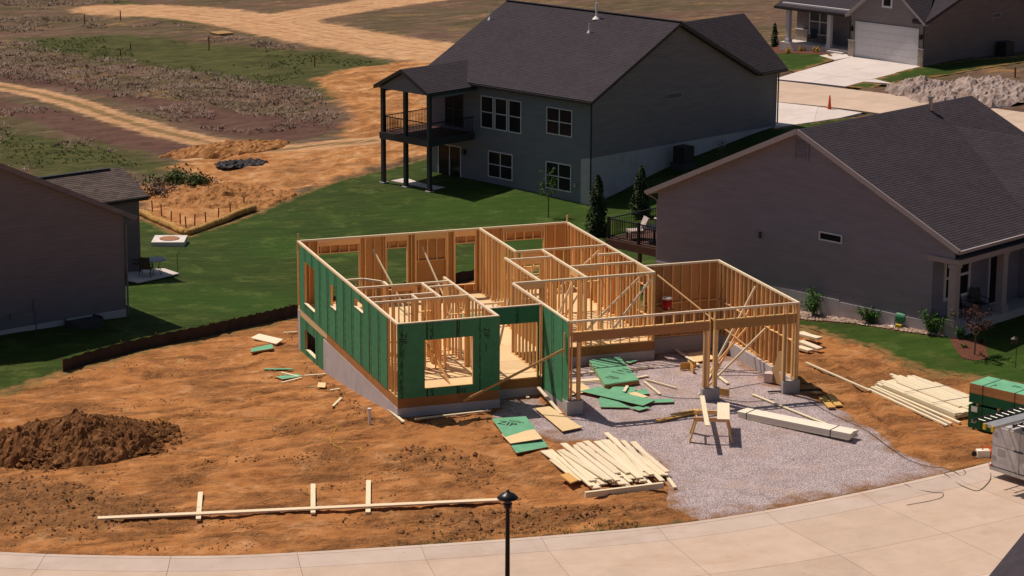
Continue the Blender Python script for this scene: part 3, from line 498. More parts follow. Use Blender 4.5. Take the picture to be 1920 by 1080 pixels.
# grass tufts: field and edges of the lawn
def tufts(name,label,X,Y,hgt,mat,nb=4,lean=.5,wd=.05):
    Z=relief(X,Y); b=MB()
    for x,y,z in zip(X,Y,Z):
        for k in range(nb):
            a=random.random()*6.28; h=hgt*random.uniform(.5,1.2); l=h*lean*random.uniform(.2,1.2); w=wd*random.uniform(.6,1.4); ca,sa=math.cos(a),math.sin(a); ox,oy=random.gauss(0,hgt*.35),random.gauss(0,hgt*.35)
            b.face([(x+ox-sa*w,y+oy+ca*w,z-.03),(x+ox+sa*w,y+oy-ca*w,z-.03),(x+ox+ca*l,y+oy+sa*l,z+h)])
    return tag(b.build(name,mat),label,'grass',kind='stuff')
FIELD=[(5.610, 162.372),(18.417, 157.555),(27.256, 120.704),(29.050, 103.923),(23.957, 94.969),(19.752, 72.980),(14.289, 70.245),(10.359, 73.160),(4.383, 66.254),(1.716, 56.045),(-5.908, 72.813)]
X=rs.uniform(-25,60,60000); Y=rs.uniform(52,170,60000)
free=np.minimum.reduce([pdist(TRACK1,X,Y)-2.2,pdist(TRACK2,X,Y)-6,pdist(TRACK3,X,Y)-5,sdist(BARE,X,Y)-1]); ok=(sdist(FIELD,X,Y)<0)&(free>0); X,Y=X[ok],Y[ok]
gm=np.maximum.reduce([smoothstep((1-sdist(P,X,Y))/4) for P in GREENS])+.8*fbm(X/7,Y/7,3,51); isg=gm>.45; dens=fbm(X/5,Y/4,4,61)+.25*(sdist(RUMP,X,Y)<0)
k=(~isg)&(dens>.08); tufts('dead_grass','tussocks of dead pinkish brown grass in the rough field',X[k][:9000],Y[k][:12000],.20,m_dry,6,2.4,.035)
k=isg&(dens>-.05); tufts('field_grass','patches of low green grass in the rough field',X[k][:5000],Y[k][:9000],.12,m_gr,6,1.6,.03)
# thin weeds along the silt fence and the kerb
X=np.concatenate([np.linspace((-7.904, 15.875)[0],(2.069, 23.178)[0],260)+rs.normal(0,.25,260)]); Y=np.interp(X,[(-9.903, 14.729)[0],(-5.250, 17.937)[0],(2.069, 23.178)[0]],[(-9.903, 14.729)[1],(-5.250, 17.937)[1],(2.069, 23.178)[1]])+rs.uniform(.15,.9,260)
tufts('fence_weeds','thin dry weeds along the lawn side of the silt fence',X,Y,.3,m_gr,4,.5,.02)
s_=rs.uniform(RS[0]+38,RS[-1]-52,500); w_=-rs.uniform(.0,.7,500)
XY=np.array([rpt(s,w) for s,w in zip(s_,w_)]); kk=(XY[:,0]>-4)&(XY[:,0]<6)&(fbm(XY[:,0]/1.2,XY[:,1]/1.2,2,5)>-.05); tufts('kerb_weeds','sparse weeds along the concrete kerb',XY[kk,0],XY[kk,1],.09,m_gr,5,.8,.012)
# ------------------------------------------------------------------ the house under construction (walls of studs)
H=2.83; FT=.3048; OC=16*.0254; ST=.038; SD=.089
house=thing('unfinished_house','wood framed house under construction with green sheathing, on a concrete foundation','house',(6,7,-.75))
HI=Matrix.Translation((-6,-7,.75))
def hb(mb,name,mat,parent=None):        # mesh given in world coordinates, parented to the house
    par=parent or house; o=link(name,mb.mesh(name,mat),par); o.matrix_basis=wm(par).inverted(); return o
def cells(u0,u1,v0,v1,holes):
    us=sorted({u0,u1,*[min(max(x,u0),u1) for h in holes for x in h[:2]]}); vs=sorted({v0,v1,*[min(max(x,v0),v1) for h in holes for x in h[2:]]})
    for a,b in zip(us,us[1:]):
        run=None
        for c,d in zip(vs,vs[1:]):
            m=((a+b)/2,(c+d)/2); hole=any(h[0]<m[0]<h[1] and h[2]<m[1]<h[3] for h in holes)
            if hole:
                if run: yield (a,b,*run); run=None
            else: run=(run[0],d) if run else (c,d)
        if run: yield (a,b,*run)
class Wall:
    """straight stud wall from A to B (plan), plates at z0 and top; openings = (u0,u1,z0,z1,kind)"""
    def __init__(s,A,B,z0=0.,top=H,openings=(),blocks=None,step=OC,first=.02,skip=()):
        s.A=np.array(A,float);s.B=np.array(B,float);s.L=float(np.hypot(*(s.B-s.A)));s.d=(s.B-s.A)/s.L;s.n=np.array((-s.d[1],s.d[0]));s.z0=z0;s.top=top
        P=s.P; w=bpy.data.objects.new('wall_frame',None); COL.objects.link(w); w.parent=house; w.matrix_basis=Matrix.Translation(Vector(P(s.L/2,z0))-house.location); w.empty_display_size=.2; s.o=w
        for z in (top-ST/2,top-ST*1.5-.001): board('top_plate',w,P(0,z),P(s.L,z),SD,ST,m_plate)
        doors=[o for o in openings if o[2]<=z0+.06]; u=0.
        for o in sorted(doors)+[(s.L,)]:
            if o[0]-u>.05: board('bottom_plate',w,P(u,z0+ST/2),P(o[0],z0+ST/2),SD,ST,m_stud)
            if len(o)>1: u=o[1]
        zb,zt=z0+ST,top-2*ST-.002
        S_=lambda u,a,c,nm='stud': board(nm,w,P(u,a),P(u,c),SD,ST,m_stud,up=(*s.d,0))
        us=[ST/2]+list(np.arange(OC*first/.02 if first!=.02 else OC,s.L-.15,step))+[s.L-ST/2]
        for u in us:
            if any(o[0]-ST<u<o[1]+ST for o in openings): continue
            S_(u+random.gauss(0,.004),zb,zt)
        for o in openings:
            u0,u1,a,c=o[:4]; hd=o[4] if len(o)>4 else .24
            for u in (u0-ST*1.5,u1+ST*1.5): S_(u,zb,zt)
            for u in (u0-ST/2,u1+ST/2): S_(u,zb,zt-hd)
            if hd: 
                for k in (-.024,.024): board('header',w,P(u0-ST,zt-hd/2,k),P(u1+ST,zt-hd/2,k),ST,hd,m_stud)
            if c<zt-hd-.06:
                board('head_plate',w,P(u0,c+ST/2),P(u1,c+ST/2),SD,ST,m_stud)
                for u in np.arange(u0+ST/2+.06,u1,OC): S_(u,c+ST,zt-hd,'cripple_stud')
            if a>z0+.1:
                board('sill_plate',w,P(u0,a-ST/2),P(u1,a-ST/2),SD,ST,m_stud)
                for u in np.arange(u0+ST/2,u1,OC): S_(u,zb,a-ST,'cripple_stud')
        if blocks:
            for zz in blocks:
                for a,c in zip(us,us[1:]):
                    if c-a>.1 and not any(o[0]-.1<(a+c)/2<o[1]+.1 for o in openings): board('blocking',w,P(a+ST/2,zz+random.gauss(0,.015)),P(c-ST/2,zz+random.gauss(0,.015)),SD,ST,m_stud)
    def P(s,u,z,off=0): p=s.A+s.d*u+s.n*off; return (p[0],p[1],z)
def panels(A,B,z0,z1,holes,out,spans,mats,name='sheathing_panel',print_txt=()):
    """4 ft sheathing sheets on a wall face; out=+1/-1 is the side of A->B the green face looks to"""
    A=np.array(A,float);B=np.array(B,float);L=np.hypot(*(B-A));d=(B-A)/L;n=np.array((-d[1],d[0]))*out; res=[]
    for a,b in spans:
        c=(a+b)/2; hs=[(h[0]-c,h[1]-c,h[2],h[3]) for h in holes if h[0]<b and h[1]>a]
        cs=list(cells(a-c+.0015,b-c-.0015,z0,z1,hs)); groups=[]
        for q in cs:
            touch=[g for g in groups if any((abs(q[0]-p[1])<1e-6 or abs(q[1]-p[0])<1e-6) and q[2]<p[3]-1e-6 and p[2]<q[3]-1e-6 for p in g)]
            groups=[g for g in groups if g not in touch]+[sum(touch,[])+[q]]
        for g in groups:
         b2=MB()
         for u0,u1,v0,v1 in g:
             y0,y1=0,.012
             b2.face([(u0,y1,v0),(u0,y1,v1),(u1,y1,v1),(u1,y1,v0)],0); b2.face([(u0,y0,v0),(u1,y0,v0),(u1,y0,v1),(u0,y0,v1)],1)
             b2.face([(u0,y0,v1),(u1,y0,v1),(u1,y1,v1),(u0,y1,v1)],1); b2.face([(u0,y0,v0),(u0,y1,v0),(u1,y1,v0),(u1,y0,v0)],1)
             b2.face([(u0,y0,v0),(u0,y0,v1),(u0,y1,v1),(u0,y1,v0)],1); b2.face([(u1,y0,v0),(u1,y1,v0),(u1,y1,v1),(u1,y0,v1)],1)
         p=A+d*c+n*(SD/2+.002+random.uniform(0,.004)); X=Vector((*d,0)); Y=Vector((*n,0)); Z=Vector((0,0,1))
         if X.cross(Y).z<0: X=-X; b2.v=[(-x,y,z) for x,y,z in b2.v]; b2.f=[f[::-1] for f in b2.f]
         M=Matrix(((X.x,Y.x,0,p[0]),(X.y,Y.y,0,p[1]),(0,0,1,0),(0,0,0,1)))
         res.append(link(name,b2.mesh(name,mats),house,M))
    return res
def spans(a,b,w=4*FT,first=None):
    out=[];u=a
    if first: out.append((a,a+first));u=a+first
    while u<b-.02: out.append((u,min(u+w,b)));u+=w
    return out
hs=SD/2; EXT=[m_zip,m_osb]
# exterior walls
w1=[(11.74,13.42,.40,2.19),(8.42,9.26,1.28,2.2),(4.5,5.72,2.12,2.48)]
Wall((hs,0),(hs,14.6),openings=[(*o,.2) for o in w1[:2]]+[(4.5,5.72,2.12,2.42,.1)])
panels((hs,0),(hs,14.6),-.01,H-.07,w1,1,spans(1.22,13.42)+[(13.42,14.22)],EXT)
Wall((SD,hs),(3.93,hs),openings=[(.95,2.81,.30,2.13,.3)])
panels((0,hs),(3.93,hs),-.02,H-.045,[(1.04,2.9,.30,2.13)],-1,[(-.012,1.1),(1.1,2.32),(2.32,3.13),(3.13,3.93)],EXT)
yE=1.15
Wall((3.93-hs,SD),(3.93-hs,yE+hs)); panels((3.93-hs,-.012),(3.93-hs,yE),-.02,H-.045,[],-1,[(0,yE)],EXT)
Wall((3.93,yE+hs),(6.045-hs,yE+hs),openings=[(.41,1.91,0,2.15,.26)]); panels((3.93,yE+hs),(6.045,yE+hs),-.1,H-.045,[(.41,1.91,-.2,2.15)],-1,[(.02,1.0),(1.0,1.98)],EXT)
Wall((6.045+hs,4.695),(6.045+hs,yE),openings=[]); Wall((6.045+hs,yE),(6.045+hs,-1.63+SD),z0=-.2)
panels((6.045+hs,-1.63),(6.045+hs,yE),-.42,H-.045,[],1,[(-.012,.55),(.55,1.77),(1.77,2.77)],EXT)
bw=[(.92,2.66,.1,2.17),(3.89,4.77,.42,2.2),(6.93,7.81,.4,2.2),(9.15,10.93,.5,2.17)]
Wall((SD,14.6-hs),(12.07-SD,14.6-hs),openings=[(a-SD,b-SD,c,d,.24) for a,b,c,d in bw]+[(5.2-SD,6.5-SD,.3,1.55,.25)])
panels((0,14.6-hs),(12.07,14.6-hs),-.3,H-.05,bw,1,spans(0,12.07),EXT)
Wall((12.07-hs,4.65),(12.07-hs,14.6),openings=[(.6,1.7,.9,2.05,.24)]); panels((12.07-hs,4.65),(12.07-hs,14.6),-.3,H-.05,[(.6,1.7,.9,2.05)],-1,spans(0,9.95),EXT)
Wall((6.045+SD,4.65+hs),(12.07-SD,4.65+hs),openings=[(.28,1.2,0,2.1,.2)])
# interior partitions
Wall((3.86,.09),(3.86,6.5),openings=[(3.45,4.25,0,2.08,.2)],blocks=[1.25]); Wall((.09,5.82),(3.81,5.82),openings=[(1.5,2.3,0,2.08,.2)]); Wall((.09,4.17),(2.70,4.17),openings=[(1.9,2.5,0,2.08,.2)])
Wall((.09,3.40),(3.81,3.40),openings=[(2.85,3.6,0,2.08,.2)],blocks=[1.2]); Wall((2.80,5.14),(3.81,5.14)); Wall((2.74,3.45),(2.74,5.78),blocks=[1.3]); Wall((1.82,3.45),(1.82,4.12))
Wall((.09,7.23),(.76,7.23)); Wall((.79,7.2),(1.33,6.58)); Wall((1.38,5.87),(1.38,6.5))
Wall((8.04,14.51),(8.04,9.85),blocks=[]); Wall((8.09,9.86),(11.98,9.86),openings=[(.25,1.0,0,2.1,.2)]); Wall((7.24,8.93),(7.24,4.74)); Wall((7.29,8.57),(9.11,8.57),openings=[(.5,1.3,0,2.1,.2)])
Wall((9.17,9.81),(9.17,4.74),openings=[(3.4,4.2,0,2.1,.2)]); Wall((9.22,6.67),(11.98,6.67),openings=[(.4,1.2,0,2.1,.2)]); Wall((11.05,8.32),(11.98,8.32))
Wall((6.36,9.05),(7.24,9.05),top=.95)
# garage
Wall((12.07,5.85-hs),(15.36-SD,5.85-hs),z0=-.2,blocks=[1.2]); panels((12.07,5.85-hs),(15.36,5.85-hs),-.25,H-.05,[],1,spans(0,3.29),EXT)
Wall((15.36-hs,-1.63),(15.36-hs,5.85),z0=-.2,blocks=[1.2]); panels((15.36-hs,-1.63),(15.36-hs,5.85),-.3,H-.05,[],-1,spans(0,7.48),EXT)
yg=-1.63+hs
gf=bpy.data.objects.new('wall_frame',None); COL.objects.link(gf); gf.parent=house; gf.matrix_basis=Matrix.Translation(Vector((10.7,yg,-.2))-house.location)
for z in (H-ST/2,H-ST*1.5-.001): board('top_plate',gf,(6.045+SD,yg,z),(15.36-SD,yg,z),SD,ST,m_plate)
for x0,x1 in ((6.15,11.64),(11.86,15.25)):
    for k,(dy) in enumerate((-.023,.023)): board('header',gf,(x0,yg+dy,2.20),(x1,yg+dy,2.20),.044,.34,m_lvl)
    board('head_plate',gf,(x0,yg,2.39),(x1,yg,2.39),SD,ST,m_stud)
    for x in np.arange(x0+.02,x1,OC): board('cripple_stud',gf,(x,yg,2.41),(x,yg,H-.08),SD,ST,m_stud,up=(1,0,0))
def post(x,z1,w=ST,d=.13): board('post',gf,(x,yg,-.2),(x,yg,z1),d,w,m_stud,up=(1,0,0))
for x,z1 in ((6.18,H-.08),(6.42,2.03),(6.465,2.03),(6.51,2.03),(11.48,2.03),(11.52,2.03),(11.56,2.03),(11.60,2.03),(11.68,H-.08),(11.88,H-.08),(11.92,2.03),(11.96,2.03),(12.0,2.03),(14.74,2.03),(14.78,2.03),(14.83,H-.08),(15.12,H-.08),(15.24,H-.08)): post(x,z1)
# rim board, subfloor
def slab(name,mat,x0,x1,y0,y1,z0,z1): b=MB(); b.box(x0,x1,y0,y1,z0,z1); return hb(b,name,mat)
RIM=-.378
slab('rim_board',m_rim,0,.03,0,9.94,RIM,-.021); slab('rim_board',m_sub,0,.03,9.943,14.58,RIM+.09,-.021); slab('rim_board',m_rim,.032,3.93,0,.03,RIM,-.021)
slab('rim_board',m_rim,3.93,6.04,yE+.002,yE+.03,RIM,-.021); slab('rim_board',m_rim,6.16,12.05,4.652,4.68,RIM,-.021); slab('rim_board',m_rim,3.90,3.928,.032,yE,RIM,-.021); slab('rim_board',m_rim,.032,12.05,14.55,14.58,RIM,-.021); slab('rim_board',m_rim,12.02,12.05,4.69,14.54,RIM,-.021)
FL=[(.03,12.02,4.66,14.55),(.03,6.05,1.19,4.66),(.03,3.9,.03,1.19)]
for x0,x1,y0,y1 in FL:
    y=y0;k=0
    while y<y1-.01:
        ye=min(y+1.22,y1); x=x0-(1.22 if k%2 else 0)
        while x<x1-.01:
            a,b2=max(x,x0),min(x+2.44,x1)
            if b2-a>.02:
                o=slab('subfloor_panel',m_sub,a+.004,b2-.004,y+.004,ye-.004,-.02,random.uniform(-.002,.001))
            x+=2.44
        y=ye;k+=1
# foundation
def pz(x,y): return zf(x,y)-.35
slab('foundation_wall',m_found,-.012,.2,.2,10.5,-2.4,RIM); slab('foundation_wall',m_found,-.012,3.95,-.012,.2,-1.6,RIM-.002); slab('foundation_wall',m_found,3.75,3.95,.2,yE,-1.6,RIM-.004); slab('foundation_wall',m_found,3.95,6.03,yE-.012,yE+.19,-1.6,RIM-.003)
slab('foundation_wall',m_found,6.03,6.23,-1.62,4.45,-1.6,-.22); slab('foundation_wall',m_found,6.03,12.07,4.62,4.85,-1.6,RIM-.001); slab('foundation_wall',m_found,12.08,15.37,5.64,5.86,-1.6,-.202); slab('foundation_wall',m_found,15.16,15.38,-1.5,5.635,-1.6,-.204)
slab('foundation_wall',m_found,-.012,.2,14.22,14.6,-2.8,-.12); slab('foundation_wall',m_found,.2,12.07,14.38,14.6,-2.9,-.38); slab('foundation_wall',m_found,11.87,12.08,4.87,14.37,-2.9,-.382)
for x0,x1 in ((5.98,6.60),(11.40,12.10),(14.72,15.42)): slab('pier',m_pier,x0,x1,-1.72,-1.5,-1.2,-.205)
# framed basement wall under the left side
bw_=[(11.75,13.42,-1.57,-.70)]
bf=bpy.data.objects.new('basement_frame',None); COL.objects.link(bf); bf.parent=house; bf.matrix_basis=Matrix.Translation(Vector((hs,12.3,-2))-house.location)
for z,nm in ((-.32,'top_plate'),(-1.98,'bottom_plate')): board(nm,bf,(hs,10.5,z),(hs,14.22,z),SD,ST,m_stud)
for y in list(np.arange(10.52,11.7,OC))+[11.70,13.46]+[13.9,14.19]: board('stud',bf,(hs,y,-1.95),(hs,y,-.34),SD,ST,m_stud,up=(0,1,0))
board('sill_plate',bf,(.07,11.75,-1.59),(.07,13.42,-1.59),.16,ST,m_lum); board('head_plate',bf,(hs,11.75,-.68),(hs,13.42,-.68),SD,ST,m_stud)
panels((hs,0),(hs,14.6),-2.1,-.295,bw_,1,[(10.5,11.6),(11.6,13.5),(13.5,14.22)],EXT)
slab('foundation_wall',m_found,2.6,2.75,4.9,14.3,-3,-.4)
# sills standing proud in the left wall windows, corner stake boards
for y0,y1,z in ((11.76,13.40,.405),(8.44,9.24,1.285),(4.52,5.70,2.125)): board('sill_board',house,(.03,y0,z+.006),(.03,y1,z+.006),.13,.02,m_lum)
for p in ((.04,14.56),(12.03,14.56)): board('corner_stake',house,(*p,2.4),(*p,3.12),.06,.03,m_stud)
# braces nailed to the frame
def brace(p,q,mat=m_lum,w=.089,up=(0,-1,0)): board('brace',house,p,q,w,.036,mat,up)
brace((2.489, -0.140, -0.284),(5.93,-1.42,1.72),m_dark); brace((5.965,-1.42,1.45),(5.965,-1.42,2.35),m_dark,.09,(1,0,0))
brace((12.1,4.55,2.72),(15.18,.95,-.12),m_stud,.089,(.6,-.7,0)); 
brace((15.22,2.05,2.60),(12.95,1.35,-.74),m_lum,.089,(.3,-1,0)); brace((15.2,1.0,1.15),(11.55,-.95,-.70),m_lum,.089,(.3,-1,0)); brace((15.2,1.9,1.4),(13.2,1.9,-.72),m_stud,.089,(.3,-1,0)); brace((15.22,2.6,1.5),(13.45,1.75,-.72),m_stud,.089,(.3,-1,0))
brace((9.3,10.3,.3),(11.9,10.4,2.45),m_lum); brace((9.35,5.6,.25),(11.95,5.7,2.5),m_lum); brace((9.9,4.6,.2),(11.9,4.6,2.6),m_lum); brace((9.3,7.6,.4),(10.3,7.7,1.9),m_lum)
brace((3.25,14.45,2.25),(3.9,11.4,.03),m_lum,.089,(1,0,0)); brace((5.42,14.45,2.2),(5.75,11.5,.03),m_lum,.089,(1,0,0)); brace((3.72,2.6,.1),(3.0,.6,2.4),m_lum,.089,(1,0,0)); brace((2.1,3.3,1.2),(2.4,1.3,.03),m_yel,.089,(1,0,0))
brace((4.35,2.0,.05),(5.4,3.1,2.6),m_lum); brace((8.1,6.0,.2),(9.1,6.0,2.4),m_lum); brace((2.9,5.0,.1),(3.7,5.0,1.9),m_lum)
# printed marks on the sheathing (flat lettering just proud of the face)
def text(name,s,size,M,mat,parent,ext=.0008):
    c=bpy.data.curves.new(name,'FONT'); c.body=s; c.size=size; c.align_x='CENTER'; c.align_y='CENTER'; c.extrude=ext
    t=bpy.data.objects.new(name,c); COL.objects.link(t); me=bpy.data.meshes.new_from_object(t.evaluated_get(bpy.context.evaluated_depsgraph_get())); bpy.data.objects.remove(t); me.materials.clear(); me.materials.append(mat); return link(name,me,parent,M)
def wallM(p,rot):   # text plane facing -Y at p, turned by rot in the wall
    return Matrix.Translation(p)@Matrix.Rotation(R(90),4,'X')@Matrix.Rotation(R(rot),4,'Z')
for x,z in ((.24,2.25),(3.42,2.2)):
    text('printed_lettering','ZIP',.30,wallM((x,-.0175,z),-90),m_ink,house); text('printed_lettering','system',.12,wallM((x+.0,-.0175,z-.55),-90),m_ink,house)
text('printed_lettering','ZIP',.22,wallM((2.5,-.0175,.1),180),m_ink,house)
# ------------------------------------------------------------------ finished neighbouring houses
def lerp(a,b,t): return Vector(a)*(1-t)+Vector(b)*t
def slope(b,e0,e1,r1,r0,th=.2,course=.15,fascia=1):
    """one roof plane from eave e0-e1 up to r0-r1, laid in lapped shingle courses, with soffit and fascia"""
    e0,e1,r0,r1=map(Vector,(e0,e1,r0,r1)); Nn=(e1-e0).cross((r0+r1)/2-(e0+e1)/2).normalized()
    L=((r0+r1)/2-(e0+e1)/2).length; n=max(2,int(round(L/course))); ax=(e1-e0).normalized()
    sl=(((r0+r1)/2-(e0+e1)/2)-ax*(((r0+r1)/2-(e0+e1)/2).dot(ax))).length
    for i in range(n):
        t0,t1=i/n,(i+1)/n; a,c=lerp(e0,r0,t0),lerp(e1,r1,t0); d,f=lerp(e0,r0,t1),lerp(e1,r1,t1)
        U=lambda p,t:((p-e0).dot(ax),t*sl)
        b.face([a+Nn*.016,c+Nn*.016,f+Nn*.006,d+Nn*.006],0,[U(a,t0),U(c,t0),U(f,t1),U(d,t1)])
        b.face([a+Nn*.004,c+Nn*.004,c+Nn*.016,a+Nn*.016],0,[U(a,t0),U(c,t0),U(c,t0+.01),U(a,t0+.01)])
    D=Vector((0,0,-th)); P=[e0,e1,r1,r0]
    b.face([p+D for p in P[::-1]],1)
    for i,(p,q) in enumerate(zip(P,P[1:]+P[:1])):
        b.face([p+D,q+D,q+Nn*.004,p+Nn*.004],1)
def fbar(b,p,q,w,h,m=0): b.beam(p,q,w,h,(0,0,1),m)
def window(par,p,ux,w,h,nx,ny,out,fm,gm,fr=.06,label=None,name='window'):
    """window in a wall: p lower corner, ux unit vector along the wall, out = outward normal; frame mesh plus one pane per light"""
    p=Vector(p);ux=Vector(ux);out=Vector(out);uz=Vector((0,0,1)); b=MB()
    M=Matrix(((ux.x,-out.x,0,p.x),(ux.y,-out.y,0,p.y),(0,0,1,p.z),(0,0,0,1)))
    b.box(-fr,w+fr,-.05,.03,-fr,0,0,M); b.box(-fr,w+fr,-.05,.03,h,h+fr,0,M); b.box(-fr,0,-.05,.03,0,h,0,M); b.box(w,w+fr,-.05,.03,0,h,0,M)
    cw,ch=(w-(nx-1)*fr)/nx,(h-(ny-1)*fr)/ny
    for i in range(1,nx): x=i*(cw+fr)-fr; b.box(x,x+fr,-.04,.03,0,h,0,M)
    for j in range(1,ny):
        z=j*(ch+fr)-fr
        for i in range(nx): x=i*(cw+fr); b.box(x,x+cw,-.035,.03,z,z+fr*.8,0,M)
    f=b.build(name,fm,par)
    for i in range(nx):
        for j in range(ny):
            g=MB(); x=i*(cw+fr);z=j*(ch+fr); g.box(x+.002,x+cw-.002,-.012,.0,z,z+ch-.004,0,M); g.build('pane',gm,f)
    return f
def ring(b,c,r,h,n=10): b.tube([c,(c[0],c[1],c[2]+h)],r,n)
def railing(par,pts,z,h=.95,mat=None,gap=.12,post_=.09):
    b=MB(); 
    for a,c in zip(pts,pts[1:]):
        a,c=Vector((*a,z)),Vector((*c,z)); n=int((c-a).length/gap)
        b.beam(a+Vector((0,0,h)),c+Vector((0,0,h)),.06,.05); b.beam(a+Vector((0,0,.1)),c+Vector((0,0,.1)),.04,.04)
        for i in range(1,n):
            p=a.lerp(c,i/n); b.box(p.x-.011,p.x+.011,p.y-.011,p.y+.011,z+.1,z+h)
    return b.build('railing',mat,par)
def gutter(par,p,q,mat,name='gutter'):
    b=MB(); b.beam(p,q,.11,.11); return b.build(name,mat,par)
def downspout(par,pts,mat): b=MB(); b.tube(pts,.045,6); return b.build('downspout',mat,par)
def vent(par_roof,p,h,name='vent_pipe',r=.04): 
    b=MB(); b.tube([p,(p[0],p[1],p[2]+h)],r,8); v=b.build(name,m_pvc,par_roof); c=MB(); c.lathe([(.001,.16),(r*1.6,.14),(r*4,.0),(r*4.2,-.04)],10,p); c.build('flashing',m_pvc,v); return v
# --- charcoal two storey house with covered deck
hm=thing('charcoal_house','charcoal two storey house with a covered rear deck and dark shingle roof','house',(24.335,43.628,-3.05),R(-63)); Z0=3.05
k_=.4876; ez=2.96+.4*k_-.03; A0=-13.1; D1=14.3; pk=6.69; bm=7.25
b=MB(); V=lambda a,c,z:(a,c,z+Z0)
b.face([V(A0,0,-3.6),V(0,0,-3.6),V(0,0,ez),V(A0,0,ez)],0)
b.face([V(0,0,-3.6),V(0,16.85,-3.6),V(0,16.85,ez),V(0,D1,ez),V(0,bm,pk-.1),V(0,0,ez)],1)
b.face([V(A0,D1,-3.6),V(A0,0,-3.6),V(A0,0,ez),V(A0,bm,pk-.1),V(A0,D1,ez)],0)
b.face([V(0,16.85,-3),V(-6.1,16.85,-3),V(-6.1,16.85,ez),V(-3.06,16.85,5.85),V(0,16.85,ez)],1); b.face([V(-6.1,16.85,-3),V(-6.1,D1,-3),V(-6.1,D1,ez),V(-6.1,16.85,ez)],1); b.face([V(-6.1,D1,-3),V(A0,D1,-3),V(A0,D1,ez),V(-6.1,D1,ez)],1)
b.build('siding_wall',[m_sidM,m_sidMg],hm)
b=MB(); Lr=-13.52; e=.4
slope(b,V(Lr,-e,2.96),V(.4,-e,2.96),V(.4,bm,pk),V(Lr,bm,pk)); slope(b,V(.4,14.7,2.96),V(Lr,14.7,2.96),V(Lr,bm,pk),V(.4,bm,pk))
roofM=b.build('roof',[m_shM,m_trimM],hm)
b=MB(); slope(b,V(.4,14.71,2.96),V(.4,17.3,2.96),V(-3.06,17.3,5.97),V(-3.06,8.75,5.97)); slope(b,V(-6.5,17.3,2.96),V(-6.5,14.71,2.96),V(-3.06,8.75,5.97),V(-3.06,17.3,5.97)); b.build('wing_roof',[m_shM,m_trimM],hm)
b=MB(); b.beam(V(Lr,bm,pk+.03),V(.4,bm,pk+.03),.3,.03); b.build('ridge_cap',m_shM,roofM)
for p,hh,r in (((-13.1+.0,5.3,0),.55,.03),((-5.0,5.3,0),.55,.03),((-5.6,6.6,0),.95,.06)):
    vent(roofM,V(p[0],p[1],pk-(bm-p[1])*k_),hh,'vent_pipe',r)
gutter(hm,V(-9.0,-.45,2.86),V(.4,-.45,2.86),m_dkmet); gutter(hm,V(.45,14.75,2.86),V(.45,17.3,2.86),m_dkmet); downspout(hm,[V(.06,-.06,2.7),V(.06,-.06,-2.9)],m_dkmet); downspout(hm,[V(.06,16.9,2.7),V(.06,16.9,-.4)],m_dkmet)
b=MB(); b.face([V(.012,.0,-3.6),V(.012,16.86,-1.2),V(.012,16.86,-.55),V(.012,.0,-.33)]); b.face([V(.012,0,-3.6),V(.012,0,-.33),V(-.72,-.012,-.46),V(-.72,-.012,-3.6)]); b.build('foundation_wall',m_found,hm)
U1=(1,0,0);O1=(0,-1,0)
for a0,a1,z0,z1,nx,ny in ((-8.55,-7.65,.42,2.2,1,2),(-7.42,-6.54,.42,2.2,1,2),(-6.31,-5.41,.42,2.2,1,2),(-3.33,-1.46,.72,2.16,2,2),(-7.95,-6.09,-2.42,-.98,2,2),(-3.35,-1.5,-2.44,-.98,2,2)):
    window(hm,V(a0,0,z0),U1,a1-a0,z1-z0,nx,ny,O1,m_trimW,m_glass)
f=window(hm,V(-11.5,0,.2),U1,1.35,1.95,2,2,O1,m_trimM,m_glass); window(hm,V(-12.1,0,-2.98),U1,1.8,1.9,2,1,O1,m_trimW,m_glass,.07,None,'sliding_door')
window(hm,V(.0,6.5,2.27),(0,1,0),1.25,.26,1,1,(1,0,0),m_trimR,m_blind,.05)
b=MB(); b.box(-1.24,-1.06,-.08,-.002,.9,1.12); b.build('meter_box',m_trimR,hm)
b=MB(); b.box(-9.98,-9.86,-.16,-.003,1.62,1.92); b.build('wall_lamp',m_black,hm)
b=MB(); b.box(.55,1.4,6.5,7.4,Z0-1.35,Z0-.4); ac=b.build('air_conditioner',m_dkmet,hm); b=MB(); b.box(.45,1.5,6.4,7.5,Z0-2.1,Z0-1.36); b.build('equipment_pad',m_trimM,ac)
# covered deck
b=MB(); b.box(-13.15,-9.2,-3.7,-.02,Z0-.33,Z0-.05); b.build('deck_floor',m_stain,hm)
b=MB(); b.box(-13.25,-9.12,-3.78,-3.71,Z0-.42,Z0-.02); b.box(-13.25,-13.17,-3.70,-.02,Z0-.42,Z0-.02); b.box(-9.19,-9.11,-3.70,-.02,Z0-.42,Z0-.02); b.build('deck_rim',m_trimM,hm)
for a,c in ((-13.1,-3.6),(-11.2,-3.6),(-9.25,-3.6)):
    b=MB(); b.box(a-.11,a+.11,c-.11,c+.11,-.2,Z0+2.62); p=b.build('post',m_trimM,hm); b=MB(); b.box(a-.2,a+.2,c-.2,c+.2,-.3,.04); b.build('footing',m_pier,p)
railing(hm,[(-13.1,0),(-13.1,-3.6),(-9.2,-3.6),(-9.2,0)],Z0-.03,.95,m_black)
b=MB(); e_z=2.66; pkz=3.9; mid=-11.2
slope(b,V(-8.95,-4.0,e_z+.08),V(-8.95,.6,e_z+.08),V(mid,1.75,pkz),V(mid,-4.0,pkz)); slope(b,V(-13.5,.6,e_z+.08),V(-13.5,-4.0,e_z+.08),V(mid,-4.0,pkz),V(mid,1.75,pkz)); b.build('porch_roof',[m_shM,m_trimM],hm)
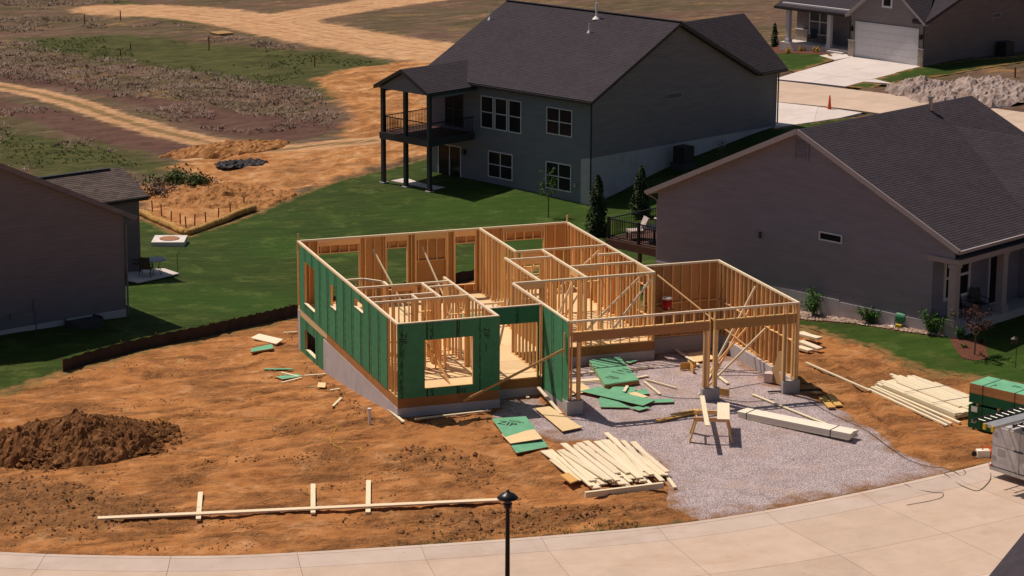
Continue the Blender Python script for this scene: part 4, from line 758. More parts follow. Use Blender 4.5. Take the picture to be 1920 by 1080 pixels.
b=MB(); b.face([V(-13.3,-3.72,e_z-.1),V(-9.1,-3.72,e_z-.1),V(mid,-3.72,pkz-.25)]); b.face([V(-13.3,-3.55,e_z-.1),V(mid,-3.55,pkz-.25),V(-9.1,-3.55,e_z-.1)]); b.face([V(-13.3,-3.55,e_z-.1),V(-9.1,-3.55,e_z-.1),V(-9.1,-3.72,e_z-.1),V(-13.3,-3.72,e_z-.1)])
b.box(-9.25,-9.08,-3.5,-.02,Z0+e_z-.3,Z0+e_z-.02); b.box(-13.3,-13.12,-3.5,-.02,Z0+e_z-.3,Z0+e_z-.02); b.build('porch_gable',m_sidM,hm)
b=MB(); b.box(-13.0,-9.3,-3.1,-.02,-.1,.06); tag(b.build('patio_slab',m_drive),'pale concrete patio under the covered deck of the charcoal house','patio').matrix_basis=wm(hm)
# --- taupe house on the right
hr=thing('taupe_house','taupe house with a broad windowless gable wall and charcoal roof, right of the framing','house',(18.01,18.73,-1.2),R(-63.87)); Z0=1.2
kR=(6.93-3)/8.54; ez=3+.4*kR-.03; AW=16.28; WB=15.2; DB=12.6
b=MB()
b.face([V(0,0,-3),V(WB,0,-3),V(WB,0,2.5),V(AW,0,2.5),V(AW,0,ez),V(8.14,0,6.8),V(0,0,ez)]); b.face([V(0,DB,-3),V(0,0,-3),V(0,0,ez),V(0,DB,ez)]); b.face([V(WB,0,-3),V(WB,DB,-3),V(WB,DB,ez),V(WB,0,ez)]); b.face([V(AW,DB,-3),V(0,DB,-3),V(0,DB,ez),V(8.14,DB,6.8),V(AW,DB,ez)])
b.face([V(AW,.0,2.5),V(WB,.0,2.5),V(WB,6,2.5),V(AW,6,2.5)]); b.build('siding_wall',m_sidR,hr)
b=MB(); slope(b,V(16.68,-.35,3),V(16.68,12.7,3),V(8.14,12.7,6.93),V(8.14,-.35,6.93)); slope(b,V(-.4,12.7,3),V(-.4,-.35,3),V(8.14,-.35,6.93),V(8.14,12.7,6.93)); roofR=b.build('roof',[m_shR,m_trimR],hr)
b=MB(); zw=6.15; bw0=9.0; aw=9.85; kw=.9
slope(b,V(15.4,bw0-(zw-3.6)/kw,3.6),V(22,bw0-(zw-3.6)/kw,3.6),V(22,bw0,zw),V(aw,bw0,zw)); slope(b,V(22,bw0+(zw-3.6)/kw,3.6),V(15.4,bw0+(zw-3.6)/kw,3.6),V(aw,bw0,zw),V(22,bw0,zw)); b.build('wing_roof',[m_shR,m_trimR],hr)
b=MB(); b.box(WB+.02,21.6,bw0-2.5,bw0+2.5,0,Z0+3.45); b.build('wing_wall',m_sidR,hr)
for nm,p,q in (('rake_board',(16.7,-.37,2.93),(8.14,-.37,6.86)),('rake_board',(-.4,-.37,2.93),(8.14,-.37,6.86))):
    b=MB(); b.beam(V(*p),V(*q),.05,.22,(0,0,1)); b.build(nm,m_trimR,hr)
gutter(hr,V(16.75,-.35,2.93),V(16.75,6.2,2.93),m_trimR); gutter(hr,V(-.47,-.35,2.93),V(-.47,12,2.93),m_trimR); downspout(hr,[V(-.4,-.25,2.85),V(-.12,.12,2.55),V(-.07,.1,-1.9)],m_trimR)
b=MB(); b.box(WB-.25,AW+.25,-.06,.14,Z0+2.28,Z0+2.5); b.box(AW-.02,AW+.24,.16,6,Z0+2.28,Z0+2.5); b.build('porch_beam',m_trimR,hr)
b=MB(); b.box(WB+.02,AW+.3,-.05,6.2,-.4,Z0-.34); b.build('porch_floor',m_pier,hr)
for c in (.1,3.6,): 
    b=MB(); a=AW-.05; b.box(a-.17,a+.17,c-.17,c+.17,Z0-.34,Z0+2.28); p=b.build('column',m_trimR,hr); b=MB(); b.box(a-.23,a+.23,c-.23,c+.23,Z0-.35,Z0-.05); b.build('column_base',m_trimR,p); b=MB(); b.box(a-.21,a+.21,c-.21,c+.21,Z0+2.12,Z0+2.27); b.build('column_cap',m_trimR,p)
window(hr,V(WB,.95,.5),(0,1,0),1.65,1.7,2,2,(1,0,0),m_trimW,m_glass,.12); window(hr,V(WB,4.2,-.3),(0,1,0),.95,2.05,1,1,(1,0,0),m_trimW,m_glass,.1,None,'front_door')
window(hr,V(9.33,0,2.28),U1,1.12,.27,1,1,O1,m_trimW,m_glass,.06)
b=MB()
for i in range(9): b.box(7.85,8.5,-.05,-.004,Z0+5.62+i*.085,Z0+5.67+i*.085)
b.box(7.78,7.84,-.06,-.003,Z0+5.58,Z0+6.44); b.box(8.51,8.57,-.06,-.003,Z0+5.58,Z0+6.44); b.build('gable_vent',m_sidR,hr)
b=MB(); b.box(5.99,6.08,-.10,-.003,Z0+1.78,Z0+2.05); b.build('wall_lamp',m_trimM,hr)
x=-.5; 
while x<WB-.1:
    b=MB(); xe=min(x+1.83,WB-.02); b.box(max(x,-.01)+.006,xe-.006,-.035,-.004,-1.8,Z0-.26-.07*(x>9)); b.build('foundation_panel',m_found,hr); x+=1.83
b=MB(); z=6.93-(8.14-7.0)*0; p=V(8.6,8.8,6.75); b.tube([p,(p[0],p[1],p[2]+.55)],.09,10); b.tube([(p[0],p[1],p[2]+.55),(p[0],p[1],p[2]+.64)],.14,10); b.build('flue_pipe',m_galv,roofR)
vent(roofR,V(3.4,1.2,6.93-(8.14-3.4)*kR),.25)
# deck on its far left side
b=MB(); b.box(-4.0,-.03,1.0,4.6,Z0-.12,Z0+.02); b.build('deck_floor',m_stain,hr)
b=MB(); b.box(-4.08,-4.01,.95,4.6,Z0-.38,Z0-.01); b.box(-4.0,-.03,.93,.99,Z0-.38,Z0-.01); b.build('deck_rim',m_stain,hr)
for a in (-3.95,-2.0,-.2): b=MB(); b.box(a-.07,a+.07,1.02,1.16,-1.6,Z0-.13); b.build('deck_post',m_stain,hr)
for a in (-3.95,-2.05): b=MB(); b.box(a-.06,a+.06,.98,1.1,Z0+.03,Z0+1.05); b.build('rail_post',m_black,hr)
railing(hr,[(-.05,1.04),(-3.95,1.04),(-3.95,4.5)],Z0+.02,.95,m_black)
b=MB(); b.beam((-4.0,4.6,Z0),(-2.2,4.7,Z0+1.6),.08,.1); b.build('stair_rail',m_black,hr)
# --- brown house on the left
hl=thing('brown_house','brown gabled house at the left edge with a lower shingled wing and patio','house',(-5.72,23.15,-2.1),R(20.2)); Z0=2.1; kL=.482
b=MB(); b.face([V(-16,0,-3),V(0,0,-3),V(0,0,2.55),V(-8,0,6.4),V(-16,0,2.55)]); b.face([V(0,0,-3),V(0,14,-3.4),V(0,14,2.55),V(0,0,2.55)]); b.face([V(-16,14,-3),V(-16,0,-3),V(-16,0,2.55),V(-16,14,2.55)]); b.face([V(0,14,-3),V(-16,14,-3),V(-16,14,2.55),V(-8,14,6.4),V(0,14,2.55)]); b.build('siding_wall',m_sidL,hl)
b=MB(); slope(b,V(.45,-.3,2.48),V(.45,14.3,2.48),V(-8,14.3,6.55),V(-8,-.3,6.55)); slope(b,V(-16.45,14.3,2.48),V(-16.45,-.3,2.48),V(-8,-.3,6.55),V(-8,14.3,6.55)); b.build('roof',[m_shL,m_sidL],hl)
b=MB(); b.beam(V(.45,-.33,2.42),V(-8,-.33,6.49),.05,.2); b.build('rake_board',m_sidL,hl); gutter(hl,V(.5,-.3,2.42),V(.5,7.3,2.42),m_sidL); downspout(hl,[V(.45,-.2,2.35),V(.08,-.06,2.1),V(.07,-.05,-1.95)],m_sidL)
b=MB(); b.box(.02,5.4,7.7,11.7,Z0-4.2,Z0+1.62); b.face([V(5.4,7.7,1.62),V(5.4,11.7,1.62),V(5.4,9.7,2.45)]); b.build('wing_wall',m_sidT,hl)
b=MB(); slope(b,V(.02,7.38,1.5),V(5.75,7.38,1.5),V(5.75,9.7,2.55),V(.02,9.7,2.55)); slope(b,V(5.75,12.02,1.5),V(.02,12.02,1.5),V(.02,9.7,2.55),V(5.75,9.7,2.55)); wr=b.build('wing_roof',[m_shL,m_dkmet],hl); b=MB(); b.beam(V(.1,9.7,2.59),V(5.0,9.7,2.59),.25,.03); b.build('ridge_cap',m_dkmet,wr)
gutter(hl,V(.6,7.33,1.44),V(5.75,7.33,1.44),m_dkmet); downspout(hl,[V(2.4,7.5,.75),V(3.3,7.45,.55),V(3.4,7.62,.35),V(3.4,7.62,-2)],m_trimR)
b=MB(); b.box(-16,-.02,-.03,-.003,-.4,Z0-1.72); b.build('foundation_wall',m_found,hl)
b=MB(); b.lathe([(.85,-.1),(.85,.42),(.8,.42),(.8,-.1)],20,(-2.4,-.45,Z0-2.12)); b.lathe([(.001,.34),(.79,.34)],20,(-2.4,-.45,Z0-2.12)); b.build('window_well',m_trimM,hl)
b=MB(); b.box(-5.75,-5.55,-.08,-.004,Z0-1.3,Z0-1.02); b.build('outlet_box',m_sidT,hl); b=MB(); b.box(-4.62,-4.45,-.1,-.004,Z0-1.05,Z0-.6); b.tube([(-4.53,-.05,Z0-1.05),(-4.53,-.05,Z0-1.95)],.03,6); b.build('utility_meter',m_sidL,hl)
# --- grey house top right
ht=thing('grey_house','grey house with a white garage door and front porch at top right','house',(56.7,64.95,.3),R(-65)); Z0=-.3
b=MB(); b.face([V(-6.2,0,0),V(0,0,0),V(0,0,3.42),V(-3.1,0,5.95),V(-6.2,0,3.42)],0); b.face([V(-6.2,3,0),V(-6.2,0,0),V(-6.2,0,3.42),V(-6.2,3,3.42)],0)
b.face([V(0,0,0),V(0,14,-.6),V(0,14,3.5),V(0,7,5.75),V(0,0,3.45)],1); b.face([V(-13,2.4,0),V(-6.2,2.4,0),V(-6.2,2.4,3.4),V(-13,2.4,3.4)],0); b.face([V(-13,14,0),V(-13,2.4,0),V(-13,2.4,3.4),V(-13,7,5.4),V(-13,14,3.4)],0); b.face([V(0,14,-.6),V(-13,14,0),V(-13,14,3.4),V(0,14,3.4)],0); b.build('siding_wall',[m_sidT,m_sidTb],ht)
b=MB(); kT=.36; ev=3.16
slope(b,V(-13.6,.55,ev),V(-6.1,.55,ev),V(-6.1,7,5.75),V(-13.6,7,5.75)); slope(b,V(-.9,-.15,3.4),V(.35,-.15,3.4),V(.35,7,5.85),V(-3.4,7,5.85)); slope(b,V(.35,14.4,3.16),V(-13.6,14.4,3.16),V(-13.6,7,5.75),V(.35,7,5.75)); b.build('roof',[m_shM,m_dkmet],ht)
b=MB(); slope(b,V(.3,-.35,3.3),V(.3,.1,3.3),V(-3.1,5.5,6.05),V(-3.1,-.35,6.05)); slope(b,V(-6.5,4,3.3),V(-6.5,-.35,3.3),V(-3.1,-.35,6.05),V(-3.1,4,6.05)); b.build('garage_roof',[m_shM,m_trimR],ht)
gutter(ht,V(-13.6,.5,ev-.08),V(-6.3,.5,ev-.08),m_dkmet); downspout(ht,[V(.06,-.05,3.2),V(.06,-.05,.4)],m_dkmet); downspout(ht,[V(-6.3,.3,3.0),V(-6.27,-.05,2.7),V(-6.27,-.05,.6)],m_dkmet)
gd=MB(); gd.box(-5.78,-5.7,-.06,-.003,.02,2.56+.0); gd.box(-.44,-.36,-.06,-.003,.02,2.56); gd.box(-5.69,-.45,-.06,-.003,2.47,2.56); gdo=gd.build('garage_door_frame',m_trimW,ht)
for i in range(5): b=MB(); b.box(-5.69,-.45,-.045,-.01,.04+i*.485,.515+i*.485); b.build('door_panel',m_trimW,gdo)
for a0,a1 in ((-6.3,-5.8),(-.34,.1)): b=MB(); b.box(a0,a1,-.12,-.002,-.1,1.15); p=b.build('stone_pier',m_stone,ht); b=MB(); b.box(a0-.04,a1+.04,-.16,-.003,1.152,1.22); b.build('pier_cap',m_trimR,p)
for a in (-6.05,-.15): b=MB(); b.box(a-.07,a+.07,-.2,-.003,1.85,2.15); b.build('wall_lamp',m_black,ht)
window(ht,V(-3.45,0,4.15),U1,.62,.75,1,1,O1,m_trimW,m_glass,.13); window(ht,V(-11.75,2.4,1.2),U1,1.75,1.75,2,2,O1,m_trimW,m_blind,.1); window(ht,V(-7.9,2.4,.4),U1,.95,2.1,1,1,O1,m_trimM,m_glass,.06,None,'front_door')
b=MB(); b.box(-13,-11.9,2.3,2.398,.2,1.05); b.build('stone_base',m_stone,ht); b=MB(); b.box(-13.05,-11.85,2.26,2.4,1.06,1.12); b.build('stone_cap',m_trimW,ht)
b=MB(); b.box(-13.2,-6.22,.75,2.38,-.3,.28); b.build('porch_floor',m_drive,ht); b=MB(); b.box(-8.6,-7.2,.35,.74,-.3,.14); b.build('porch_step',m_drive,ht)
for a in (-12.6,-8.85): b=MB(); b.box(a-.15,a+.15,.85,1.15,.28,2.95); p=b.build('column',m_trimW,ht); b=MB(); b.box(a-.2,a+.2,.8,1.2,.28,.5); b.build('column_base',m_trimW,p)
b=MB(); b.box(-13.2,-6.3,.9,1.1,2.95,3.12); b.build('porch_beam',m_trimW,ht)
window(ht,V(0,7.95,2.95),(0,1,0),.95,.24,1,1,(1,0,0),m_trimR,m_blind,.06)
b=MB(); b.box(.25,1.05,8.3,9.3,-.1,.95); b.build('air_conditioner',m_dkmet,ht)
# --- roof corner of a house in the foreground, bottom right
pA,pB=(7.783, -28.913, 2.400),(10.433, -26.217, 2.400); ang=math.atan2(pB[1]-pA[1],pB[0]-pA[0])
hn=thing('shingled_house','house at the bottom right corner of which only a dark roof corner shows','house',(pA[0],pA[1],-1.1),ang); Z0=1.1
b=MB(); slope(b,V(-9,0,2.4),V(-9,-9,2.4),V(0,-9,5.6),V(0,0,5.6)) if 0 else slope(b,V(9,0,2.4),V(-6,0,2.4),V(-6,-6.5,5.2),V(9,-6.5,5.2)); slope(b,V(-6,-13,2.4),V(9,-13,2.4),V(9,-6.5,5.2),V(-6,-6.5,5.2)); b.build('roof',[m_shM,m_trimM],hn)
b=MB(); b.box(-5.6,8.6,-12.6,-.45,-.2,Z0+2.3); b.face([V(-5.6,-12.6,2.3),V(-5.6,-.45,2.3),V(-5.6,-6.5,5.0)][::-1]); b.face([V(8.6,-12.6,2.3),V(8.6,-.45,2.3),V(8.6,-6.5,5.0)]); b.build('siding_wall',m_sidR,hn)
window(hn,V(1,-.45,.6),(-1,0,0),1.6,1.3,2,2,(0,1,0),m_trimW,m_glass)
# ------------------------------------------------------------------ loose things
def lay(name,label,cat,p,q,w,t,mat,group=None,dz=0,dz2=None,parent=None):
    n=9 if Vector((q[0]-p[0],q[1]-p[1])).length>1.2 else 4; Z=np.array([zf(p[0]+(q[0]-p[0])*i/n,p[1]+(q[1]-p[1])*i/n) for i in range(n+1)]); T=np.arange(n+1)/n
    k=np.polyfit(T,Z,1); up=max(0,np.sort(Z-np.polyval(k,T))[-2 if n>4 else -1]-.004)
    a=Vector((p[0],p[1],np.polyval(k,0)+up+t/2+.008+dz)); c=Vector((q[0],q[1],np.polyval(k,1)+up+t/2+.008+(dz if dz2 is None else dz2)))
    return tag(board(name,parent,a,c,w,t,mat),label,cat,group)
def flat(name,label,cat,P,t,mats,group=None,dz=0,tilt=None):
    P=[tuple(p[:2]) for p in P]
    if sum(P[i][0]*P[(i+1)%len(P)][1]-P[(i+1)%len(P)][0]*P[i][1] for i in range(len(P)))<0: P=P[::-1]
    c=np.mean(P,0); g=lambda p:zf(*p)+.02
    A=np.array([[p[0]-c[0],p[1]-c[1],1] for p in P]); k=np.linalg.lstsq(A,np.array([g(p) for p in P]),rcond=None)[0]
    res=[]
    for f in (.15,.4,.65,.9):
        for p,r in zip(P,P[1:]+P[:1]):
            for w in (.0,.5): x=c[0]+((p[0]*(1-w)+r[0]*w)-c[0])*f; y=c[1]+((p[1]*(1-w)+r[1]*w)-c[1])*f; res.append(zf(x,y)-(k[0]*(x-c[0])+k[1]*(y-c[1])+k[2]))
    k[2]+=max(0,sorted(res)[-3]); hgt=lambda p:k[0]*(p[0]-c[0])+k[1]*(p[1]-c[1])+k[2]+dz
    b=MB(); n=len(P); top=[(p[0]-c[0],p[1]-c[1],hgt(p)-hgt(c)+t) for p in P]; bot=[(x,y,z-t) for x,y,z in top]
    b.face(top,0); b.face(bot[::-1],1)
    for i in range(n): j=(i+1)%n; b.face([bot[i],bot[j],top[j],top[i]],1)
    o=link(name,b.mesh(name,mats),None,Matrix.Translation((c[0],c[1],hgt(c)))); FK[o.name]=(k[0],k[1],t); return tag(o,label,cat,group)
FK={}; ZF=[m_zipf,m_osb]; OS=[m_sub,m_osb]
# street lamp
lp=(-3.202, -21.473, 3.200); t=thing('street_lamp','black post lamp with a wide shade, standing beside the street in the foreground','street lamp',(lp[0],lp[1],-1.05)); h0=3.2+1.05
b=MB(); b.lathe([(.13,0),(.13,.5),(.075,.62),(.062,h0-.35),(.06,h0-.12)],14); b.build('pole',m_black,t,True)
b=MB(); b.lathe([(.06,h0-.14),(.12,h0-.10),(.125,h0-.0),(.135,h0+.02),(.10,h0+.03)],16); b.build('collar',m_black,t,True)
b=MB(); b.lathe([(.10,h0+.03),(.115,h0+.1),(.10,h0+.17)],16); b.build('lamp_glass',m_blind,t,True)
b=MB(); b.lathe([(.10,h0+.15),(.30,h0+.17),(.305,h0+.185),(.20,h0+.29),(.09,h0+.34),(.05,h0+.36),(.045,h0+.41),(.001,h0+.42)],20); b.build('shade',m_black,t,True)
# straight edge lying over three sleepers
sl='sleepers under the long plank'
for p,q,l in (((-8.570, -5.637),(-9.227, -8.340),'leftmost of the three short timbers under the long plank'),((-4.812, -6.109),(-5.542, -8.877),'middle one of the three short timbers under the long plank'),((-2.934, -6.347),(-3.791, -9.270),'rightmost of the three short timbers under the long plank')):
    lay('timber',l,'timber',p,q,.16,.07,m_lum,sl,.01)
p0,p1=(-12.328, -7.404, -0.856),(0.815, -9.571, -0.895); b=MB(); n=14; P=[]
ln=[(p0[0]*(1-i/n)+p1[0]*i/n,p0[1]*(1-i/n)+p1[1]*i/n) for i in range(n+1)]; zz=[zf(*v) for v in ln]; kk2=np.polyfit(np.arange(n+1),zz,1); up2=max(z-np.polyval(kk2,i) for i,z in enumerate(zz))+.035
P=[(*v,np.polyval(kk2,i)+max(up2,.10)) for i,v in enumerate(ln)]
for a,c in zip(P,P[1:]): b.beam(a,c,.235,.055)
tag(b.build('plank',wood('pale_pine',(.74,.58,.40),(.82,.67,.48),.02,False)),'very long pale plank lying across three short timbers on the bare soil','plank')
# sawhorse with boards on it
sc=Vector((9.883, -5.978, -0.927)); ra=R(-24); sy=Vector((math.cos(ra+1.571),math.sin(ra+1.571),0)); cpt=sc+sy*.62; hx=.64
t=thing('sawhorse','wooden sawhorse bench standing on the gravel in front of the garage','sawhorse',(cpt.x,cpt.y,zf(cpt.x,cpt.y)),ra)
for y in (-.46,.46): b=MB(); b.beam((-hx,y,.80),(hx,y,.80),.05,.15); b.build('rail',m_stud,t)
for x in (-.54,.54):
    for y,s in ((-.46,-1),(.46,1)):
        b=MB(); b.beam((x-.04*(1 if x>0 else -1),y-.045*s,.88),(x+.22*(1 if x>0 else -1),y+.06*s,-.02),.06,.14,(0,1,0)); b.build('leg',m_stud,t)
    b=MB(); b.beam((x,-.43,.68),(x,.43,.68),.04,.09); b.build('end_brace',m_stud,t)
M_=wm(t)
tag(board('board',None,M_@Vector((.42,-.72,.897)),M_@Vector((.42,1.35,.897)),.44,.035,m_lum),'wide short board lying flat across the right end of the sawhorse','board')
tag(board('board',None,M_@Vector((-.36,2.2,.90)),M_@Vector((-.14,-1.55,.90)),.17,.04,m_lum),'narrow board laid across the left half of the sawhorse','board')
# strapped pack of white trim boards
A,Bp=Vector((11.901, -3.762, -0.777)),Vector((14.554, -7.585, -0.891)); d=(Bp-A); d.z=0; L=d.length; d.normalize(); n_=Vector((-d.y,d.x,0)); mid=(A+Bp)/2+n_*.33; z0=zf(mid.x,mid.y)
t=thing('trim_board_pack','strapped pack of long white boards on the gravel beside the sawhorse','board pack',(mid.x,mid.y,z0+.02),math.atan2(d.y,d.x))
for j in range(3):
    for i in range(3): b=MB(); b.box(-L/2+random.uniform(-.04,.04),L/2+random.uniform(-.05,.05),-.32+i*.215,-.32+i*.215+.208,j*.085,j*.085+.08); b.build('plank',m_white,t)
for x in (-L*.42,L*.33): b=MB(); b.box(x,x+.03,-.33,.335,-.005,-.001); b.box(x,x+.03,-.335,-.328,0,.262); b.box(x,x+.03,.327,.333,0,.262); b.box(x,x+.03,-.335,.333,.256,.262); b.build('strap',m_strap,t)
# loose pile of boards in front
gp='boards of the loose lumber pile'; lab='pale board in the loose lumber pile at the edge of the gravel'
Fa,Fb,Na,Nb=[Vector(v) for v in ((3.642, -5.681, -0.889),(7.365, -5.244, -0.937),(3.711, -9.487, -1.005),(6.899, -9.579, -1.007))]
zb=max(zf(v.x,v.y) for v in (Fa,Fb,Na,Nb))+.02
for layer,(n,lo,hi,sl_) in enumerate(((12,0,1,.0),(11,.0,.97,.10),(10,.05,.92,-.10),(8,.14,.8,.14))):
    for i in range(n):
        s=lo+(hi-lo)*(i+.5)/n+random.uniform(-.012,.012); a=Fa.lerp(Fb,s); c=Na.lerp(Nb,min(1.05,max(-.05,s+sl_*random.uniform(.2,1)))); dd=(c-a); e0,e1=random.uniform(-.16,.2)-.12*(layer>2),random.uniform(-.22,.10)
        a,c=a+dd*e0,c+dd*e1; z=zb+layer*.048+random.uniform(0,.012); w=random.choice((.185,.235,.235,.285,.14))
        o=tag(board('board',None,(a.x,a.y,z+.02),(c.x,c.y,z+.02+random.uniform(-.01,.03)),w,.04,m_lum),lab,'board',gp)
lay('timber','timber lying crosswise at the front end of the loose lumber pile','timber',(3.499, -10.095),(6.291, -10.143),.12,.20,m_lum)
for k,(p,q) in enumerate((((6.904, -6.680),(6.584, -9.298)),((7.229, -7.264),(6.749, -10.119)))):
    lay('timber',('inner','outer')[k]+' of two thin timbers lying at the right edge of the loose lumber pile','timber',p,q,.12,.06,m_lum,'thin timbers beside the lumber pile')
flat('offcut','square of orange plywood on the left edge of the loose lumber pile','offcut',[(3.353, -8.077),(3.728, -7.907),(3.753, -8.821),(3.380, -9.043)],.05,[m_yel,m_yel],None,.18)
# panels in front of the house
zp=flat('green_board','green sheathing panel lying on the soil with a plywood piece on it','panel',[(2.988, -1.914),(4.316, -1.882),(4.108, -4.839),(2.774, -5.220)],.03,ZF,None,.03)
flat('plywood_offcut','square of pale plywood lying on the green panel in front of the house','plywood',[(2.863, -3.351),(4.179, -3.188),(4.076, -4.319),(2.809, -4.494)],.03,OS,None,.075)
flat('plywood_sheet','bare plywood sheet on the gravel before the entry','plywood',[(5.041, -0.843),(5.638, -0.762),(5.968, -3.347),(5.111, -3.603)],.03,OS,None,.03)
def ztext(s,size,px,rot,mat=m_ink,dz=.06,sc=1): 
    return Matrix.Translation((px[0],px[1],zf(px[0],px[1])+dz))@Matrix.Rotation(R(rot),4,'Z'),s,size,mat
def printed(parent,s,size,c,rot,dz,mat=m_ink): 
    M=Matrix.Translation((c[0],c[1],dz))@Matrix.Rotation(R(rot),4,'Z'); return text('printed_lettering',s,size,wm(parent)@M,mat,parent)
k0,k1,th=FK[zp.name]
for wd,sz,x,y in (('ZIP',.5,-.18,.95),('system',.2,.25,1.1)):
    Mq=Vector((-k0,-k1,1)).to_track_quat('Z','Y').to_matrix().to_4x4(); text('printed_lettering',wd,sz,wm(zp)@Matrix.Translation((x,y,k0*x+k1*y+th+.006))@Mq@Matrix.Rotation(R(-58),4,'Z'),m_ink,zp)
lay('board','board leaning from the entry down onto the plywood sheet','board',(5.840, 1.084),(5.740, -1.738),.12,.045,m_lum,None,.30,.03)
lay('offcut','short board end in the shadow before the entry door','board',(5.623, 2.041),(5.327, 0.725),.12,.04,m_lum)
lay('board','board lying along the foot of the front foundation','board',(0.442, -0.705),(3.390, -0.610),.09,.045,m_lum,None,.02)
lay('board','board resting against the left foundation corner','board',(0.092, 2.679),(-0.050, -0.923),.10,.05,m_lum,None,.03)
# inside the garage
gs=thing('panel_stack','short stack of green sheathing panels on the garage gravel','panel stack',(0,0,0)); q4=[(9.179, 4.325),(10.514, 4.438),(9.971, 1.082),(8.476, 0.851)]; cc=np.mean([p[:2] for p in q4],0); gs.location=(cc[0],cc[1],zf(*cc)); gs.matrix_basis=Matrix.Translation(gs.location)
P=[(p[0]-cc[0],p[1]-cc[1]) for p in q4]
if sum(P[i][0]*P[(i+1)%4][1]-P[(i+1)%4][0]*P[i][1] for i in range(4))<0: P=P[::-1]
for k in range(8):
    b=MB(); j=(random.uniform(-.02,.02),random.uniform(-.02,.02)); z=.03+k*.022; QP=[(x+j[0],y+j[1]) for x,y in P]
    b.face([(x,y,z+.018) for x,y in QP],0); b.face([(x,y,z) for x,y in QP[::-1]],1)
    for a,d in zip(QP,QP[1:]+QP[:1]): b.face([(*a,z),(*d,z),(*d,z+.018),(*a,z+.018)],1)
    b.build('panel',ZF,gs)
printed(gs,'ZIP',.6,(.45,-.35,0),-60,.03+8*.022+.001); printed(gs,'system',.24,(.05,-.45,0),-60,.03+8*.022+.001); printed(gs,'ZIP',.4,(-.45,-1.0,0),-60,.03+8*.022+.001)
gg='green sheathing offcuts on the garage gravel'
for P,l,dz in (([(9.402, 4.965),(10.503, 5.101),(10.628, 4.497),(9.310, 4.373)],'green offcut at the rear edge of the panel stack, striped by shadows',.02),([(10.703, 4.341),(11.127, 4.601),(11.237, 4.309),(10.709, 3.905)],'tiny green offcut in the shadow stripes right of the panel stack',.02),
    ([(7.380, 0.596),(8.206, 0.941),(9.631, -1.347),(8.935, -1.839)],'long green offcut on top of the scattered pieces before the panel stack',.09),([(7.728, -0.404),(8.084, 0.069),(8.554, -1.725),(7.446, -1.353)],'green offcut lowest and leftmost of the scattered pieces',.02),
    ([(8.432, 0.406),(8.837, 0.882),(9.613, 0.523),(9.207, -0.372)],'green offcut next to the front edge of the panel stack',.05),([(9.389, 0.077),(9.928, 0.329),(9.816, -0.370),(8.966, -0.434)],'small green offcut right of the panel stack front corner',.03),([(9.292, -0.963),(10.395, -1.276),(10.267, -1.632),(9.027, -1.349)],'thin green strip at the right end of the scattered pieces',.03),([(8.459, -1.697),(9.005, -1.669),(9.219, -1.928),(8.666, -2.135)],'green offcut nearest the street among the scattered pieces',.03)):
    flat('sheathing_offcut',l,'panel offcut',P,.02,ZF,gg,dz)
flat('plywood_offcut','tan plywood scrap between the green offcuts','plywood',[(9.030, -0.167),(9.348, -0.130),(9.575, -0.851),(9.102, -0.900)],.02,OS,None,.07)
flat('plywood_offcut','tan plywood scrap by the left garage pier','plywood',[(7.449, 1.989),(7.945, 1.969),(7.972, 0.786),(6.870, 0.383)],.02,OS,None,.01)
for p,q,w,l,dz in (((7.957, 3.285),(9.105, 3.262),.10,'board behind the left garage post, farther from the street',.01),((7.575, 2.264),(8.806, 2.147),.28,'wide board behind the left garage post',.01),((7.442, 1.911),(8.776, 1.843),.05,'thin stick along the wide board behind the left garage post',.02),((10.065, 2.974),(11.417, 3.139),.09,'board behind the right side of the panel stack',.01),((10.055, 1.837),(10.713, 1.976),.14,'short board at the right edge of the panel stack',.01),((10.420, 1.533),(11.083, 0.042),.07,'thin stick on the gravel right of the panel stack',.01),((10.271, 1.277),(10.195, -0.507),.10,'board angled towards the street right of the panel stack',.01),
   ((8.877, -0.115),(9.281, 0.569),.11,'short block lying on the green offcuts',.13),((8.915, -3.286),(10.710, -2.864),.20,'orange board on the gravel left of the sawhorse',.01),((9.597, -2.972),(10.793, -2.770),.12,'paler board on top of the orange board left of the sawhorse',.06),((13.378, 5.621),(13.094, 2.540),.12,'board leaning among the offcuts at the back of the garage',.05),((13.248, 1.233),(13.182, -0.076),.12,'board end beside the middle garage post',.02),((13.487, -1.612),(14.746, -5.834),.10,'long thin board on the gravel behind the white pack',.01),((11.955, -0.494),(14.106, 3.017),.09,'stick lying behind the middle garage pier',.02)):
    lay('board',l,'board',p,q,w,.04,m_yel if 'orange' in l else m_lum,'stray boards around the garage',dz)
flat('plywood_sheet','tan plywood sheets lying flat at the back of the garage','plywood',[(13.461, 4.560),(14.247, 4.761),(14.286, 3.422),(13.099, 3.078)],.04,OS,None,.02)
for p,q,l in (((12.239, 2.399),(12.929, 2.421),'crate board standing on edge near the middle garage post'),((12.730, 2.752),(12.543, 1.790),'end board of the broken crate near the middle garage post'),((12.227, -1.228),(12.570, -1.544),'plywood piece standing behind the middle pier')):
    a,c=Vector(p).to_3d(),Vector(q).to_3d(); a.z=zf(*p)+.15; c.z=zf(*q)+.15; tag(board('board',None,a,c,.035,.28,m_yel),l,'board')
cb=(15.116, -0.604, -0.680); t=tag(link('cardboard_box',None),'tall brown cardboard sheet leaning by the right garage pier','cardboard') if 0 else thing('cardboard_sheet','brown cardboard piece leaning against the right garage post','cardboard',(cb[0],cb[1],zf(cb[0],cb[1])),R(-62))
